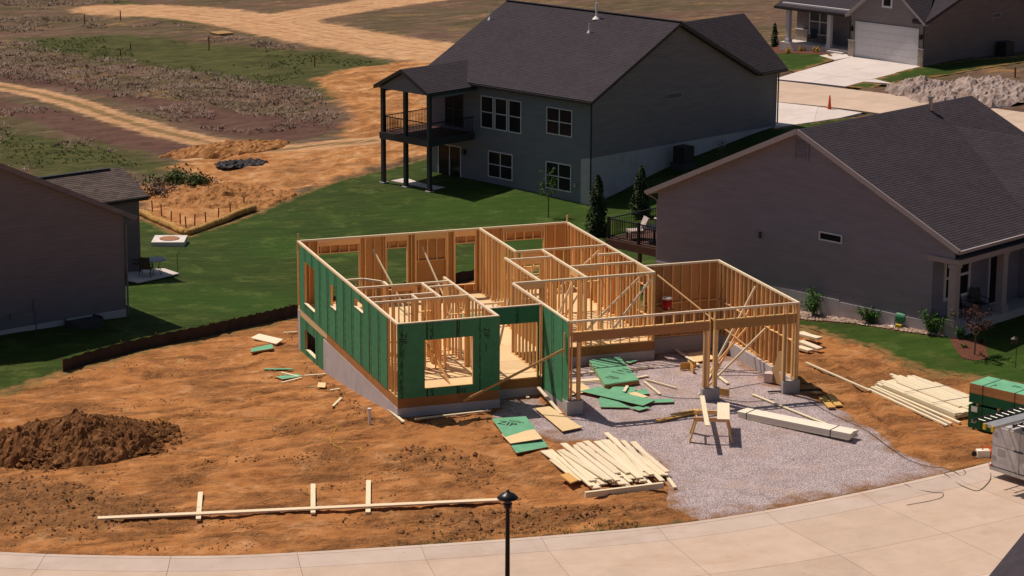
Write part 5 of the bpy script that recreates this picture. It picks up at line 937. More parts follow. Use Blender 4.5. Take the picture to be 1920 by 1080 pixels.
b=MB(); b.face([(-.55,0,0),(.55,0,0),(.45,.35,1.15),(-.35,.35,1.2)]); b.face([(-.55,.03,0),(-.35,.38,1.2),(.45,.38,1.15),(.55,.03,0)]); b.face([(-.55,0,0),(-.35,.35,1.2),(-.35,.38,1.2),(-.55,.03,0)]); b.face([(.55,0,0),(.55,.03,0),(.45,.38,1.15),(.45,.35,1.15)]); b.face([(-.35,.35,1.2),(.45,.35,1.15),(.45,.38,1.15),(-.35,.38,1.2)]); b.build('sheet',m_card,t)
p=(14.883, -0.091, -0.670); b=MB(); b.box(-.16,.16,-.2,.2,0,.36); o=link('carton',b.mesh('carton',simple('white_carton',(.62,.52,.50),.7)),None,Matrix.Translation((p[0],p[1],zf(p[0],p[1])))@Matrix.Rotation(R(-30),4,'Z')); tag(o,'small white carton beside the leaning cardboard in the garage','box')
# red drinks cooler on a stack of blocks
t=thing('drinks_cooler','red drinks cooler with a white lid in the back corner of the garage','cooler',(12.86,5.3,-.76)); zc=1.84
b=MB(); b.box(-.26,.26,-.26,.43,zc-.04,zc); [b.beam((sx*.2,-.1,zc-.06),(sx*.2,.42,zc-.5),.05,.04,(1,0,0)) for sx in (-1,1)]; b.build('shelf',m_stud,t); b=MB(); b.lathe([(.001,zc+.002),(.15,zc+.002),(.185,zc+.05),(.19,zc+.42),(.001,zc+.42)],16); b.build('tank',m_red,t,True); b=MB(); b.lathe([(.2,zc+.42),(.2,zc+.50),(.001,zc+.52)],16); b.build('lid',m_white,t); b=MB(); b.beam((-.03,-.2,zc+.08),(.03,-.2,zc+.08),.05,.05); b.build('tap',m_white,t)
# right of the garage
for P,l,dz in ((((19.005, 5.672),(19.376, 4.645)),'upper board of the small stack behind the right garage wall',.22),(((19.334, 6.351),(19.509, 5.111)),'rear board of the small stack behind the right garage wall',.22),(((18.296, 4.403),(18.524, 3.691)),'low board of the small stack behind the right garage wall',.06),(((18.599, 4.832),(18.976, 3.783)),'lower board of the small stack behind the right garage wall',.10)):
    lay('board',l,'board',P[0],P[1],.34,.09,m_lum,'small stack behind the garage',dz)
lay('board','long single board lying on the soil between the garage and the lumber bundle','board',(17.505, 2.034),(18.216, -2.129),.10,.05,m_lum)
for p,q,l in (((15.942, -2.569),(15.669, -3.973),'left of the two orange planks beside the garage gravel'),((16.371, -2.379),(16.073, -3.738),'right of the two orange planks beside the garage gravel'),((15.936, -1.804),(16.024, -2.172),'short orange plank end nearest the right garage pier')):
    lay('plank',l,'plank',p,q,.28,.05,m_yel,'orange planks beside the garage gravel',.02)
lay('rod','dark pipe lying before the right garage pier','pipe',(14.189, -1.530),(16.426, -1.539),.05,.05,m_dkmet)
A,Bp=Vector((19.097, -1.446, -0.852)),Vector((19.871, -6.091, -0.929)); d=Bp-A; d.z=0; L=d.length+.15; d.normalize(); n_=Vector((-d.y,d.x,0)); mid=(A+Bp)/2+n_*.78; zt=max(zf(A.x,A.y),zf(Bp.x,Bp.y))
t=thing('lumber_bundle','wide bundle of pale framing lumber lying on the soil beside the green panels','lumber bundle',(mid.x,mid.y,zt+.02),math.atan2(d.y,d.x))
for j,(n,) in enumerate(((15,),(15,),(14,),(13,))):
    for i in range(n):
        b=MB(); sh=random.uniform(-.12,.12)+(.35*(random.random()<.15)); x0=-L/2+sh; b.box(x0,L/2+random.uniform(-.06,.06),-1.1+i*.146,-1.1+i*.146+.139,j*.052,j*.052+.048,0,Matrix.Rotation(random.gauss(0,.004),4,'Z')); b.build('plank',m_lum,t)
for i in range(9): b=MB(); b.box(-L/2-.5+.35*abs(i-3),L/2-random.uniform(.1,.8),-.5+i*.15,-.5+i*.15+.139,4*.052,4*.052+.048); b.build('plank',m_lum,t)
for x in (-L*.12,L*.22): b=MB(); b.box(x,x+.025,-1.11,1.1,.262,.268); b.build('strap',m_strap,t)
for k,(p,q) in enumerate((((18.271, -1.844),(18.898, -6.882)),((18.505, -1.658),(19.119, -6.803)),((18.668, -1.608),(19.495, -6.761)))):
    lay('board','%s of three loose boards lying along the front of the lumber bundle'%('nearest','middle','farthest')[k],'board',p,q,.11,.06,m_lum,'loose boards along the lumber bundle')
# two packs of green panels
p=(19.531, -7.791, -0.935); zg=zf(p[0],p[1]); ang=R(-63)
def pack(z,h,green,label,top):
    t=thing('panel_pack',label,'panel pack',(*PP,z),ang,'packs of green panels'); Lx,Ly=2.44,1.22; n=int(h/.05)
    for k in range(n):
        z0,z1=k*h/n,(k+1)*h/n-.004; b=MB(); j=random.uniform(-.006,.006); side=2 if z1<h*green else 1
        b.box(j,Lx+j,0,Ly,z0,z1,side); b.m[-6:]=[side,0 if (top and k==n-1) else side]+[side]*4; b.build('panel',[m_zipf,m_osb,m_zipd],t)
    for x in (.55,1.9): b=MB(); b.box(x,x+.03,-.006,-.001,0,h+.002); b.box(x,x+.03,-.006,Ly+.006,h+.001,h+.005); b.build('strap',m_strap,t)
    return t
PP=(19.564, -7.189)
t=pack(zg+.08,.86,1.01,'lower pack of green sheathing panels, standing beside the lumber bundle',False)
for x in (.25,1.5): text('printed_lettering','ZIP',.17,wm(t)@Matrix.Translation((x,-.009,.25))@Matrix.Rotation(R(90),4,'X'),m_inkw,t)
b=MB(); b.box(.12,.38,-.01,-.004,.62,.82); b.build('label',m_inkw,t)
for x in (.3,1.2,2.1): b=MB(); b.box(x,x+.09,.02,1.2,-.09,-.003); b.build('skid',m_stud,t)
t=pack(zg+.08+.86+.09,.72,.5,'upper pack of green sheathing panels with tan edges, stacked on the lower pack',True)
for x in (.3,1.2,2.1): b=MB(); b.box(x,x+.09,.02,1.2,-.086,-.003); b.build('skid',m_stud,t)
printed(t,'ZIP',.25,(1.5,.75,0),0,.7215); printed(t,'system',.1,(.8,.2,0),90,.7215); printed(t,'ZIP',.16,(.85,.35,0),90,.7215)
# trailer with ladders
tp=(17.691, -12.087, -0.500); t=thing('utility_trailer','scuffed white box trailer with ladders on its roof rack, parked at the kerb','trailer',(tp[0],tp[1],zf(tp[0]+1,tp[1]-1)+.02),R(-71)); Z=.48; Ht=1.52
b=MB(); b.box(0,2.45,.02,5.2,Z,Z+Ht); b.build('body',m_trailer,t)
for x0,x1 in ((.04,1.20),(1.25,2.41)): 
    b=MB(); b.box(x0,x1,-.03,.018,Z+.06,Z+Ht*.52); o=b.build('door_panel',m_trailer,t); b=MB(); b.box(x0,x1,-.03,.018,Z+Ht*.535,Z+Ht-.05); b.build('door_panel',m_trailer,t)
b=MB(); b.box(1.203,1.247,-.045,.018,Z+.03,Z+Ht-.02); b.build('lock_bar',m_galv,t)
b=MB(); b.box(1.02,1.40,-.075,-.046,Z+.78,Z+.83); b.build('latch',m_dkmet,t); b=MB(); b.box(0,2.45,-.05,.0,Z-.1,Z+.02); b.build('bumper',m_galv,t)
for x,z in ((.12,.35),(.12,1.2),(2.3,.35),(2.3,1.2)): b=MB(); b.box(x-.08,x+.1,-.045,-.031,Z+z,Z+z+.08); b.build('hinge',m_galv,t)
b=MB(); b.box(.30,.62,-.037,-.031,Z+.5,Z+.72); b.build('plate',m_galv,t); b=MB(); b.box(.02,.03,-.04,-.032,Z+.8,Z+.95); b.box(.012,.10,-.044,-.033,Z+.02,Z+.1); b.build('tail_lamp',m_red,t)
for x in (.3,2.1):
    for y in (1.8,2.7):
        b=MB(); b.tube([(x-.1,y,.36),(x+.1,y,.36)],.36,18); w=b.build('wheel',m_rub,t); b=MB(); b.tube([(x-.112,y,.36),(x+.112,y,.36)],.18,12); b.build('rim',m_galv,w)
for y in (.4,2.6,4.8):
    b=MB(); b.beam((.05,y,Z+Ht+.30),(2.4,y,Z+Ht+.30),.05,.05); r=b.build('rack_bar',m_dkmet,t)
    for x in (.12,2.33): b=MB(); b.box(x-.02,x+.02,y-.02,y+.02,Z+Ht+.002,Z+Ht+.275); b.build('rack_leg',m_dkmet,t)
M_=wm(t)
def ladder(x,l,off,w=.42,Ln=6.0):
    e=thing('ladder',l,'ladder',M_@Vector((x,off,Z+Ht+.33)),R(-71),'ladders on the trailer')
    for s in (-w/2,w/2): b=MB(); b.box(s-.015,s+.015,0,Ln,0,.075); b.build('side_rail',m_dkmet,e)
    for i in range(int(Ln/.3)): b=MB(); b.tube([(-w/2+.016,.15+i*.3,.04),(w/2-.016,.15+i*.3,.04)],.014,6); b.build('rung',m_alu,e)
    for s in (-w/2,w/2): b=MB(); b.box(s-.03,s+.03,-.05,-.002,-.03,.09); b.build('foot',m_black,e)
ladder(.30,'ladder on the far left side of the trailer rack',-1.05); ladder(1.6,'ladder on the right side of the trailer rack',-.55)
e=thing('work_plank','aluminium work plank with yellow end hooks between the ladders on the trailer','work plank',M_@Vector((.95,-1.3,Z+Ht+.33)),R(-71)); b=MB(); b.box(-.24,.24,0,5.5,0,.10); b.build('deck',m_alu,e)
for s in (-.18,.18): b=MB(); b.box(s-.05,s+.05,-.07,-.002,-.09,.11); b.build('hook',m_yellow,e)
# cut-off saw by the trailer
p=(18.308, -10.246, -0.944); t=thing('cutoff_saw','orange and white power saw lying at the kerb beside the trailer','power saw',(p[0],p[1],zf(p[0],p[1])+.02),R(-15)); b=MB(); b.box(-.1,.35,-.14,.14,.0,.26); b.build('body',m_white,t); b=MB(); b.box(.36,.66,-.12,.12,.03,.24); b.build('motor',m_orange,t); b=MB(); b.tube([(-.18,-.02,.12),(-.18,.02,.12)],.10,16); b.build('blade',m_dark if 0 else m_dkmet,t); b=MB(); b.tube([(.1,0,.26),(.15,0,.36),(.4,0,.36),(.5,0,.24)],.025,6); b.build('handle',m_orange,t)
# cords and hoses
def cord(name,label,pts,r,mat,dz=.015):
    P=smooth_line([p[:2] for p in pts],6); b=MB(); b.tube([(p[0],p[1],max(zf(p[0],p[1]),CZ(p))+dz) for p in P],r,5); return tag(b.build(name,mat,None,True),label,'cord')
def CZ(p):
    if sdist(GRAV,np.array([p[0]]),np.array([p[1]]))[0]<0: return float(hz(np.array([p[0]]),np.array([p[1]]))[0])+.02
    d=pdist([tuple(q) for q in RD],np.array([p[0]]),np.array([p[1]]))[0]
    return froad(float(RS[np.argmin(np.hypot(RD[:,0]-p[0],RD[:,1]-p[1]))]),d)[2]+.005 if sdist(ROADP,np.array([p[0]]),np.array([p[1]]))[0]<0 else -9
cord('hose','black cord running over the gravel past the white pack to the kerb',[(15.271, -2.758),(15.412, -4.492),(15.765, -6.380),(15.687, -8.188),(15.653, -9.852),(15.972, -10.810),(16.478, -11.217),(16.577, -11.973),(16.866, -11.826),(16.940, -11.548)],.010,m_black)
cord('cord','thin grey cord looping over the street from the trailer',[(18.219, -11.033),(17.653, -12.200),(17.078, -12.911),(16.445, -13.409),(16.244, -12.932),(16.146, -12.190),(16.108, -11.700)],.011,m_dkmet)
cord('cord','thin cord on the kerb left of the trailer, curving back along the street edge',[(14.263, -12.270),(14.533, -12.712),(15.025, -13.110),(15.221, -13.234),(14.790, -13.723),(13.465, -13.956)],.009,m_dkmet)
cord('extension_cord','yellow extension cord trailing over the soil left of the house',[(-8.887, 5.240),(-7.342, 4.377),(-5.178, 3.162),(-3.335, 1.586),(-2.493, 0.561),(-2.227, 0.131),(-2.606, -0.674),(-2.884, -1.259),(-3.016, -1.890),(-2.832, -2.508),(-2.619, -2.795),(-2.244, -2.641),(-2.215, -3.093)],.011,m_yellow)
cord('cable','thin black cable on the garage gravel behind the sawhorse',[(10.001, -0.292),(10.483, -0.965),(11.187, -1.355),(11.972, -1.557),(12.941, -2.326),(14.046, -2.312)],.012,m_black)
# scraps left of the house
sg='wood and panel scraps left of the house'
flat('board','pinkish board, uppermost of the scraps on the soil left of the house','board',[(-1.358, 17.630),(-0.912, 17.920),(-0.242, 16.324),(-0.648, 15.911)],.04,[m_lum,m_lum],sg,.03)
flat('sheathing_offcut','thick green offcut below the pinkish board left of the house','panel offcut',[(-2.178, 14.155),(-1.971, 14.836),(-0.937, 15.492),(-1.072, 14.657)],.06,ZF,sg,.06)
lay('sheathing_offcut','narrow green strip lying alone left of the house','panel offcut',(-2.201, 11.705),(-1.137, 11.135),.16,.03,m_zipf,sg,.02)
flat('sheathing_offcut','pointed green offcut crossed by a stick, left of the house','panel offcut',[(-2.119, 10.138),(-1.202, 10.179),(-1.155, 9.418),(-2.027, 9.269)],.03,ZF,sg,.03)
flat('sheathing_offcut','small dark green offcut beside the square plywood scrap','panel offcut',[(-1.572, 7.382),(-1.419, 7.639),(-1.071, 7.643),(-1.197, 7.245)],.03,ZF,sg,.02); flat('plywood_offcut','small square plywood scrap on the soil left of the house','plywood',[(-1.224, 6.897),(-0.917, 7.897),(-0.631, 7.823),(-0.925, 6.808)],.03,OS,sg,.02)
for p,q,l,dz in (((-1.794, 10.470),(-1.309, 9.504),'stick lying across the pointed green offcut',.07),((-2.206, 8.725),(-1.242, 9.250),'stick at the front edge of the pointed green offcut',.02),((-1.073, 9.480),(-0.169, 9.633),'stick lying right of the pointed green offcut',.02),((-0.846, 6.379),(-0.466, 6.350),'short stick right of the square plywood scrap',.02),((-1.581, 3.260),(-0.905, 4.513),'slanting stick nearest the street left of the house',.02),((0.326, 18.508),(0.997, 18.788),'thin lath by the rear left corner of the house',.02)):
    lay('stick',l,'stick',p,q,.09,.04,m_lum,sg,dz)
p=(-1.135, -0.218, -0.797); b=MB(); b.lathe([(.055,-.05),(.055,.5),(.075,.5),(.075,.6),(.001,.61)],12); tag(b.build('drain_pipe',m_pvc),'white capped pipe standing in the soil left of the front foundation','pipe').location=(p[0],p[1],zf(p[0],p[1]))
# lumber lying on the house floor
for i,(p,q) in enumerate((((6.3,12.2),(7.9,12.0)),((6.35,12.0),(7.9,11.8)),((6.2,11.8),(7.8,11.6)),((6.4,11.55),(7.8,11.45)))): tag(board('board',None,(*p,.05+.0*i),(*q,.05),.19,.09,m_lum),'pale board in the short stack on the floor behind the long partition','board','boards stacked on the house floor')
b=MB(); b.box(-.6,.6,-.75,.75,.006,.03); o=tag(link('green_board',b.mesh('green_board',m_zipf),None,Matrix.Translation((6.6,10.2,0))@Matrix.Rotation(.05,4,'Z')),'green panel lying flat on the floor inside the house','panel')
for i in range(26):
    x,y=random.uniform(.5,11.5),random.uniform(1.5,13.8); a=random.uniform(0,3.14); l=random.uniform(.3,1.4)
    tag(board('offcut',None,(x,y,.025),(x+l*math.cos(a),y+l*math.sin(a),.028),random.choice((.09,.14)),.038,m_lum),'lumber offcut scattered on the floor inside the framed walls','offcut','offcuts on the house floor') if y+l*math.sin(a)<14.3 and (y>5 or x<5) and x+l*math.cos(a)<11.8 else None
# silt fence
def fence_pts(P,n): return smooth_line(P,n)
FP=[(-9.982, 14.107),(-7.904, 15.875),(-5.308, 17.643),(-3.199, 18.850),(-1.230, 20.216),(0.572, 21.657),(2.008, 22.841),(4.570, 24.477),(8.204, 26.207),(12.145, 27.580),(14.409, 28.550)]
t=thing('silt_fence','low dark silt fence between the lawn and the bare soil','fence',(FP[3][0],FP[3][1],zf(*FP[3]))); PTS=smooth_line(FP,14); b=MB()
inv=wm(t).inverted()
for i in range(len(PTS)-1):
    a,c=PTS[i],PTS[i+1]; za,zc=[float(hz(np.array([v[0]]),np.array([v[1]]))[0]) for v in (a,c)]; w=lambda k:.03*math.sin(k*1.7)
    ta,tc=.50+w(i),.50+w(i+1); P4=[(*a,za-.1),(*c,zc-.1),(c[0]+.03,c[1]+.02,zc+tc),(a[0]+.03,a[1]+.02,za+ta)]
    b.face([inv@Vector(p) for p in P4]); b.face([inv@(Vector(p)+Vector((-.006,.012,0))) for p in P4[::-1]])
q=N('silt_fence_fabric'); m_fab=q.out(q.ramp(q.noise(q.co(),2,5),(.3,(.030,.020,.018)),(.7,(.058,.040,.036))),.8)
b.build('fabric',m_fab,t)
for i in range(0,len(PTS),9): p=PTS[i]; b=MB(); z=zf(*p); b.box(p[0]-.02,p[0]+.02,p[1]+.03,p[1]+.07,z-.1,z+.58); o=b.build('stake',m_stake,t); o.matrix_basis=inv
# straw wattles with stakes
def wattle(label,P,r=.2):
    t=thing('straw_wattle',label,'straw wattle',(P[0][0],P[0][1],zf(*P[0])),0,'straw wattles round the clay corner'); inv=wm(t).inverted(); Q=smooth_line(P,8); b=MB()
    pts=[inv@Vector((p[0],p[1],zf(*p)+r*.75)) for p in Q]; b.tube(pts,[r*random.uniform(.88,1.1) for _ in pts],10); b.build('roll',m_straw,t,True); s=MB()
    for _ in range(900):
        i=random.randrange(len(pts)-1); p=pts[i].lerp(pts[i+1],random.random()); a=random.random()*6.28; d=Vector((math.cos(a)*.8,math.sin(a)*.8,abs(random.gauss(0,.7)))).normalized(); o=p+d*r*.9; e=o+(d+Vector((random.gauss(0,1),random.gauss(0,1),random.gauss(0,.5)))).normalized()*.16; w=Vector((random.gauss(0,1),random.gauss(0,1),0)).normalized()*.012
        s.face([o-w,o+w,e])
    o=s.build('loose_straw',m_straw,t); o['kind']='stuff'
wattle('straw wattle on the left of the clay corner, nearer the brown house',[(0.213, 51.129),(0.594, 48.787),(1.013, 46.463),(1.371, 44.245)]); wattle('straw wattle on the right of the clay corner, running towards the charcoal house',[(1.389, 44.057),(2.943, 45.857),(4.541, 47.678),(6.400, 49.655)])
def stake(p,h,label,group,w=.05,mat=None,lean=0):
    b=MB(); b.beam((0,0,-.1),(lean,0,h),w,w,(0,1,0)); o=link('wooden_stake',b.mesh('wooden_stake',mat or m_stake),None,Matrix.Translation((p[0],p[1],zf(p[0],p[1])))); return tag(o,label,'stake',group)
WN=['first','second','third','fourth','fifth','sixth','seventh','eighth','ninth','tenth']
for wi,p in enumerate(((0.944, 51.170),(1.201, 49.886),(1.480, 48.607),(1.662, 47.043),(1.800, 46.153),(2.332, 46.441),(3.135, 47.275),(3.999, 48.070),(5.006, 49.448),(6.116, 50.933))): stake(p,.62,'%s reddish stake from the left in the row along the straw wattles'%WN[wi],'stakes along the straw wattles',.06,None,random.uniform(-.05,.05))
for p,h,l in (((11.698, 136.805),1.0,'reddish marker stake in the field, farthest left'),((15.640, 140.757),.9,'dark marker stake at the edge of the green strip by the dirt road'),((18.849, 117.906),1.2,'marker stake with a clod at its foot in the middle of the field'),((24.376, 104.435),1.0,'marker stake in the green grass nearest the charcoal house roof'),((12.657, 119.965),.6,'short dark stake in the green field grass'),((11.409, 117.802),.6,'leaning short stake left of the field middle'),((60.986, 59.981),.7,'short post beside the gravel heap at the right edge')): stake(p,h,l,'marker stakes in the field',.09)
# crumpled black plastic
p=(8.934, 63.245, -3.480); t=thing('plastic_heap','crumpled heap of black plastic sheeting on the clay in the field','plastic sheeting',(p[0],p[1],zf(p[0],p[1]))); b=MB(); n=56; U=np.linspace(-1,1,n); X,Y=np.meshgrid(U,U); X,Y=X.ravel(),Y.ravel(); r=np.hypot(X,Y)+.5*fbm(X*2,Y*2,3,3)
z=np.clip(1-r,0,1)**.5*.22+.75*np.abs(fbm(X*4.5,Y*4.5,4,8))-.12; b.v=list(zip(X*1.7,Y*1.25,z*.9+.03)); I=np.arange(n*n).reshape(n,n)
for i in range(n-1):
    for j in range(n-1):
        if r[I[i,j]]<1.0: b.f.append((I[i,j],I[i,j+1],I[i+1,j+1],I[i+1,j])); b.m.append(0); b.uv.append(None)
b.build('sheeting',simple('black_plastic_sheeting',(.042,.038,.04),.75,.5,3),t)
# fire ring slab
p=(-0.083, 41.342, -3.072); t=thing('fire_pit_slab','square white concrete slab with a round brown fire ring, on the lawn','fire pit',(p[0],p[1],zf(p[0],p[1])),R(-18)); b=MB(); b.box(-.85,.85,-.85,.85,-.1,.28); b.build('slab',m_pvc if 0 else simple('white_concrete',(.66,.60,.56),.8),t); b=MB(); b.lathe([(.52,.281),(.52,.31),(.001,.305)],24); b.build('fire_ring',simple('rusty_ring',(.33,.15,.08),.8,.2,6),t)
# patio set by the brown house
Pp=[(-4.022, 29.421),(-4.435, 29.914),(-3.986, 32.336),(-2.044, 32.944),(-1.566, 31.695)]; flat('patio_slab','white concrete patio slab beside the brown house','patio',Pp,.06,[m_drive,m_drive],None,.02)
p=(-2.730, 31.594, -2.352); t=thing('patio_table','round dark patio table on the white patio slab','table',(p[0],p[1],zf(p[0],p[1])+.07)); b=MB(); b.lathe([(.001,.70),(.55,.70),(.56,.73),(.001,.74)],24); b.build('tabletop',simple('blue_grey_tabletop',(.05,.06,.08),.3),t)
for k in range(4): a=k*1.57+.5; b=MB(); b.tube([(.42*math.cos(a),.42*math.sin(a),0),(.2*math.cos(a),.2*math.sin(a),.36),(.4*math.cos(a),.4*math.sin(a),.70)],.018,6); b.build('leg',m_black,t)
def chair(name,label,p,rz,seat,frame,group,z=None):
    t=thing(name,label,'chair',(p[0],p[1],zf(p[0],p[1])+.07 if z is None else z),rz,group)
    b=MB(); b.box(-.26,.26,-.25,.25,.40,.44); b.build('seat',seat,t); b=MB(); b.beam((0,.26,.44),(0,.38,1.02),.52,.03,(0,-1,0)); b.build('backrest',seat,t)
    for x in (-.27,.27):
        for y in (-.25,.27): b=MB(); b.tube([(x,y,0),(x,y*.95,.42)],.018,6); b.build('leg',frame,t)
        b=MB(); b.tube([(x,-.25,.42),(x,-.23,.64),(x,.28,.66)],.018,6); b.build('armrest',frame,t)
    return t
m_sling=simple('tan_sling_fabric',(.11,.08,.055),.8); pg=(-3.301, 30.917); chair('patio_chair','tan sling patio chair in front of the round table on the patio',pg,R(-25)+3.14,m_sling,m_black,'chairs on the patio'); pg=(-3.528, 32.290); chair('patio_chair','patio chair half hidden by the corner of the brown house',pg,R(70),m_sling,m_black,'chairs on the patio')
p=(-1.511, 32.341, -2.479); b=MB(); b.tube([(0,0,-.05),(0,0,.9),(.08,0,1.0),(.16,0,.95)],.015,6); tag(b.build('shepherd_hook',m_dkmet),'thin dark garden hook in the lawn beside the patio','garden hook').location=(p[0],p[1],zf(p[0],p[1]))
# ------------------------------------------------------------------ planting and small things round the houses
def leaves(b,n,f,size,up=.3):
    for _ in range(n):
        p,nn=f(); s=size*random.uniform(.6,1.3); nn=(Vector(nn)+Vector((random.gauss(0,.5),random.gauss(0,.5),random.gauss(0,.5)+up))).normalized(); a=nn.orthogonal().normalized(); a.rotate(Quaternion(nn,random.random()*6.28)); c=nn.cross(a); p=Vector(p)
        b.face([p-a*s,p+c*s*.55,p+a*s,p-c*s*.55])
def evergreen(name,label,p,h,r,n,cat='evergreen',mat=None,sz=.09,group=None):
    t=thing(name,label,cat,(p[0],p[1],zf(p[0],p[1])),0,group); b=MB(); b.tube([(0,0,-.1),(0,0,h*.93)],[.05,.012],6); b.build('trunk',m_bark,t)
    ph=random.random()*9
    def f():
        z=random.random()**1.25; a=random.random()*6.28; rr=r*(1-z)**.55*(.78+.32*math.sin(a*3+z*14+ph))*(1 if z>.08 else .75)*random.uniform(.55,1.05); return (rr*math.cos(a),rr*math.sin(a),.1+z*h*.95),(math.cos(a),math.sin(a),.6)
    b=MB(); leaves(b,n,f,sz); b.build('foliage',mat or m_ever,t); return t
def shrub(name,label,p,rx,h,n,mat=None,sz=.06,cat='shrub',group=None):
    t=thing(name,label,cat,(p[0],p[1],zf(p[0],p[1])),0,group); s=MB()
    tips=[Vector((random.gauss(0,rx*.5),random.gauss(0,rx*.5),h*random.uniform(.45,.95))) for _ in range(9)]
    for q in tips: s.tube([(0,0,-.03),q*.5+Vector((0,0,.05)),q],[.02,.012,.006],5)
    s.build('stem',m_bark,t)
    def f():
        q=random.choice(tips); k=random.uniform(.35,1.1); d=Vector((random.gauss(0,1),random.gauss(0,1),random.gauss(0,1))).normalized(); return q*k+d*rx*.38*random.random()**.4,(d.x,d.y,abs(d.z))
    b=MB(); leaves(b,n,f,sz); b.build('foliage',mat or m_leaf,t); return t
def tree(name,label,p,h,cr,n,mat,sz,bare=.0):
    t=thing(name,label,'tree',(p[0],p[1],zf(p[0],p[1]))); s=MB(); tips=[]
    s.tube([(0,0,-.1),(.02,.01,h*.45),(.0,.03,h*.95)],[.035,.026,.008],6)
    for k in range(15):
        z=h*random.uniform(.35,.85); a=k*2.4+random.random(); l=cr*random.uniform(.6,1.1)*(1.1-z/h*.6); e=Vector((l*math.cos(a),l*math.sin(a),z+l*random.uniform(.3,.9))); s.tube([(0,0,z),e*.5+Vector((0,0,z*.5-.03)),e],[.014,.009,.004],5); tips.append((Vector((0,0,z)),e))
        for _ in range(2): o=Vector((0,0,z)).lerp(e,random.uniform(.4,.8)); e2=o+Vector((random.gauss(0,.3),random.gauss(0,.3),random.uniform(.1,.4)))*cr; s.tube([o,e2],[.006,.003],4); tips.append((o,e2))
    s.build('trunk',m_bark,t)
    def f(): o,e=random.choice(tips); d=Vector((random.gauss(0,1),random.gauss(0,1),random.gauss(0,1))).normalized(); return o.lerp(e,random.uniform(.4,1.08))+d*.07,d
    b=MB(); leaves(b,n,f,sz); b.build('crown',mat,t); return t
evergreen('arborvitae','tall columnar arborvitae on the lawn in front of the charcoal house corner',(21.559, 35.348),3.35,.68,3800); evergreen('arborvitae','columnar arborvitae nearer the taupe house deck',(25.266, 38.414),2.85,.66,3400)
tree('young_tree','thin young tree with few leaves before the charcoal house windows',(21.170, 41.838),2.9,.75,420,m_leaf,.05); tree('young_tree','bare twiggy young tree in the shade above the taupe roof edge',(32.427, 43.833),2.0,.5,60,m_dry,.05)
evergreen('conifer','narrow dark conifer beside the porch of the grey house',(53.935, 82.555),1.9,.36,800)
shrub('shrub','tall leafy shrub against the taupe wall, nearest the garage framing',(21.759, 10.051),.52,1.25,900); shrub('shrub','low round shrub in the middle of the stone bed by the taupe wall',(23.205, 7.626),.42,.75,700); shrub('shrub','bright wide shrub beside the taupe porch column',(24.705, 4.785),.62,.95,1100)
BEDS=[[(20.932, 9.760),(21.995, 12.127),(22.927, 10.600),(24.039, 8.256),(25.278, 4.919),(24.882, 4.109),(23.862, 5.535),(22.647, 8.016)],[(25.111, 4.164),(26.207, 3.100),(25.250, 1.202),(24.617, 1.072),(24.268, 1.534),(24.526, 2.657)]]
q=N('bark_mulch'); m_mulch=q.out(q.ramp(q.noise(q.co(),9,6,.7),(.3,(.075,.028,.018)),(.7,(.17,.07,.045))),.95,q.noise(q.co(),14,4),.6,.04,.1)
o,_=sheet('mulch_bed',BEDS[1],.3,m_mulch,.045,.04,.03,.04,2); struct(o); o,_=sheet('stone_bed',BEDS[0],.3,m_mulch,.03,.03,.03,.0,2); struct(o)
MB3=[(50.333, 75.996),(53.434, 82.601),(54.467, 82.482),(53.669, 73.547),(53.069, 71.337),(51.533, 73.275)]; o,_=sheet('mulch_bed',MB3,.4,m_mulch,.05,.04,.03,.03,2); struct(o)
bx=np.array([p[:2] for p in BEDS[0]]); b=MB(); X=rs.uniform(bx[:,0].min(),bx[:,0].max(),9000); Y=rs.uniform(bx[:,1].min(),bx[:,1].max(),9000); k=sdist(BEDS[0],X,Y)<-.05; X,Y=X[k][:1500],Y[k][:1500]; Z=hz(X,Y)
for x,y,z in zip(X,Y,Z): octa(b,(x,y,z+.05),random.uniform(.05,.10),.6)
q=N('river_stone'); m_rock=q.out(q.ramp(q.noise(q.co(),2.5,3),(.3,(.24,.15,.11)),(.5,(.42,.30,.23)),(.7,(.58,.47,.38))),.8); tag(b.build('river_stones',m_rock),'tan river stones in the bed along the taupe house wall','stones',kind='stuff')
tree('ornamental_tree','small dark red leaved tree in the mulch bed before the taupe porch',(24.886, 1.680),2.1,.8,900,m_redleaf,.05)
shrub('plant','pale upright plant at the back of the mulch bed',(25.371, 3.734),.22,.55,200,m_leaf,.05,'plant'); shrub('plant','tiny round plant right of the red leaved tree in the mulch bed',(25.944, 2.985),.2,.22,140,m_ever,.05,'plant'); shrub('plant','tiny sprout at the left of the mulch bed',(24.960, 2.643),.15,.16,90,m_leaf,.04,'plant')
m_fl=simple('yellow_flowers',(.55,.36,.05),.8,.2,6)
for p,l in (((52.936, 78.192),'leftmost yellow shrub before the grey house porch'),((52.607, 75.228),'middle yellow shrub before the grey house porch'),((52.844, 73.487),'rightmost yellow shrub before the grey house porch'),((51.193, 74.641),'small pale plant below the leftmost yellow shrub')): shrub('flowering_shrub',l,p,.28,.42,160,m_fl,.07,'shrub','shrubs before the grey house porch')
shrub('flowering_plant','small yellow flowers beside the taupe porch column',(24.982, 4.472),.15,.25,90,m_fl,.05,'plant')
for p,l,h in (((2.224, 55.457),'dead brush clump behind the left straw wattle',.9),((4.047, 58.197),'larger olive brush clump at the edge of the clay corner',1.1),((3.307, 58.009),'green brush clump at the edge of the clay corner',.9),((4.576, 56.481),'greyish brush clump right of the olive brush',.8),((5.347, 57.541),'small dead bush at the right of the brush',.7)):
    shrub('brush_clump',l,p,1.1,h,500,(m_gr if 'green' in l or 'olive' in l else m_dry),.10,'brush','brush clumps at the clay corner')
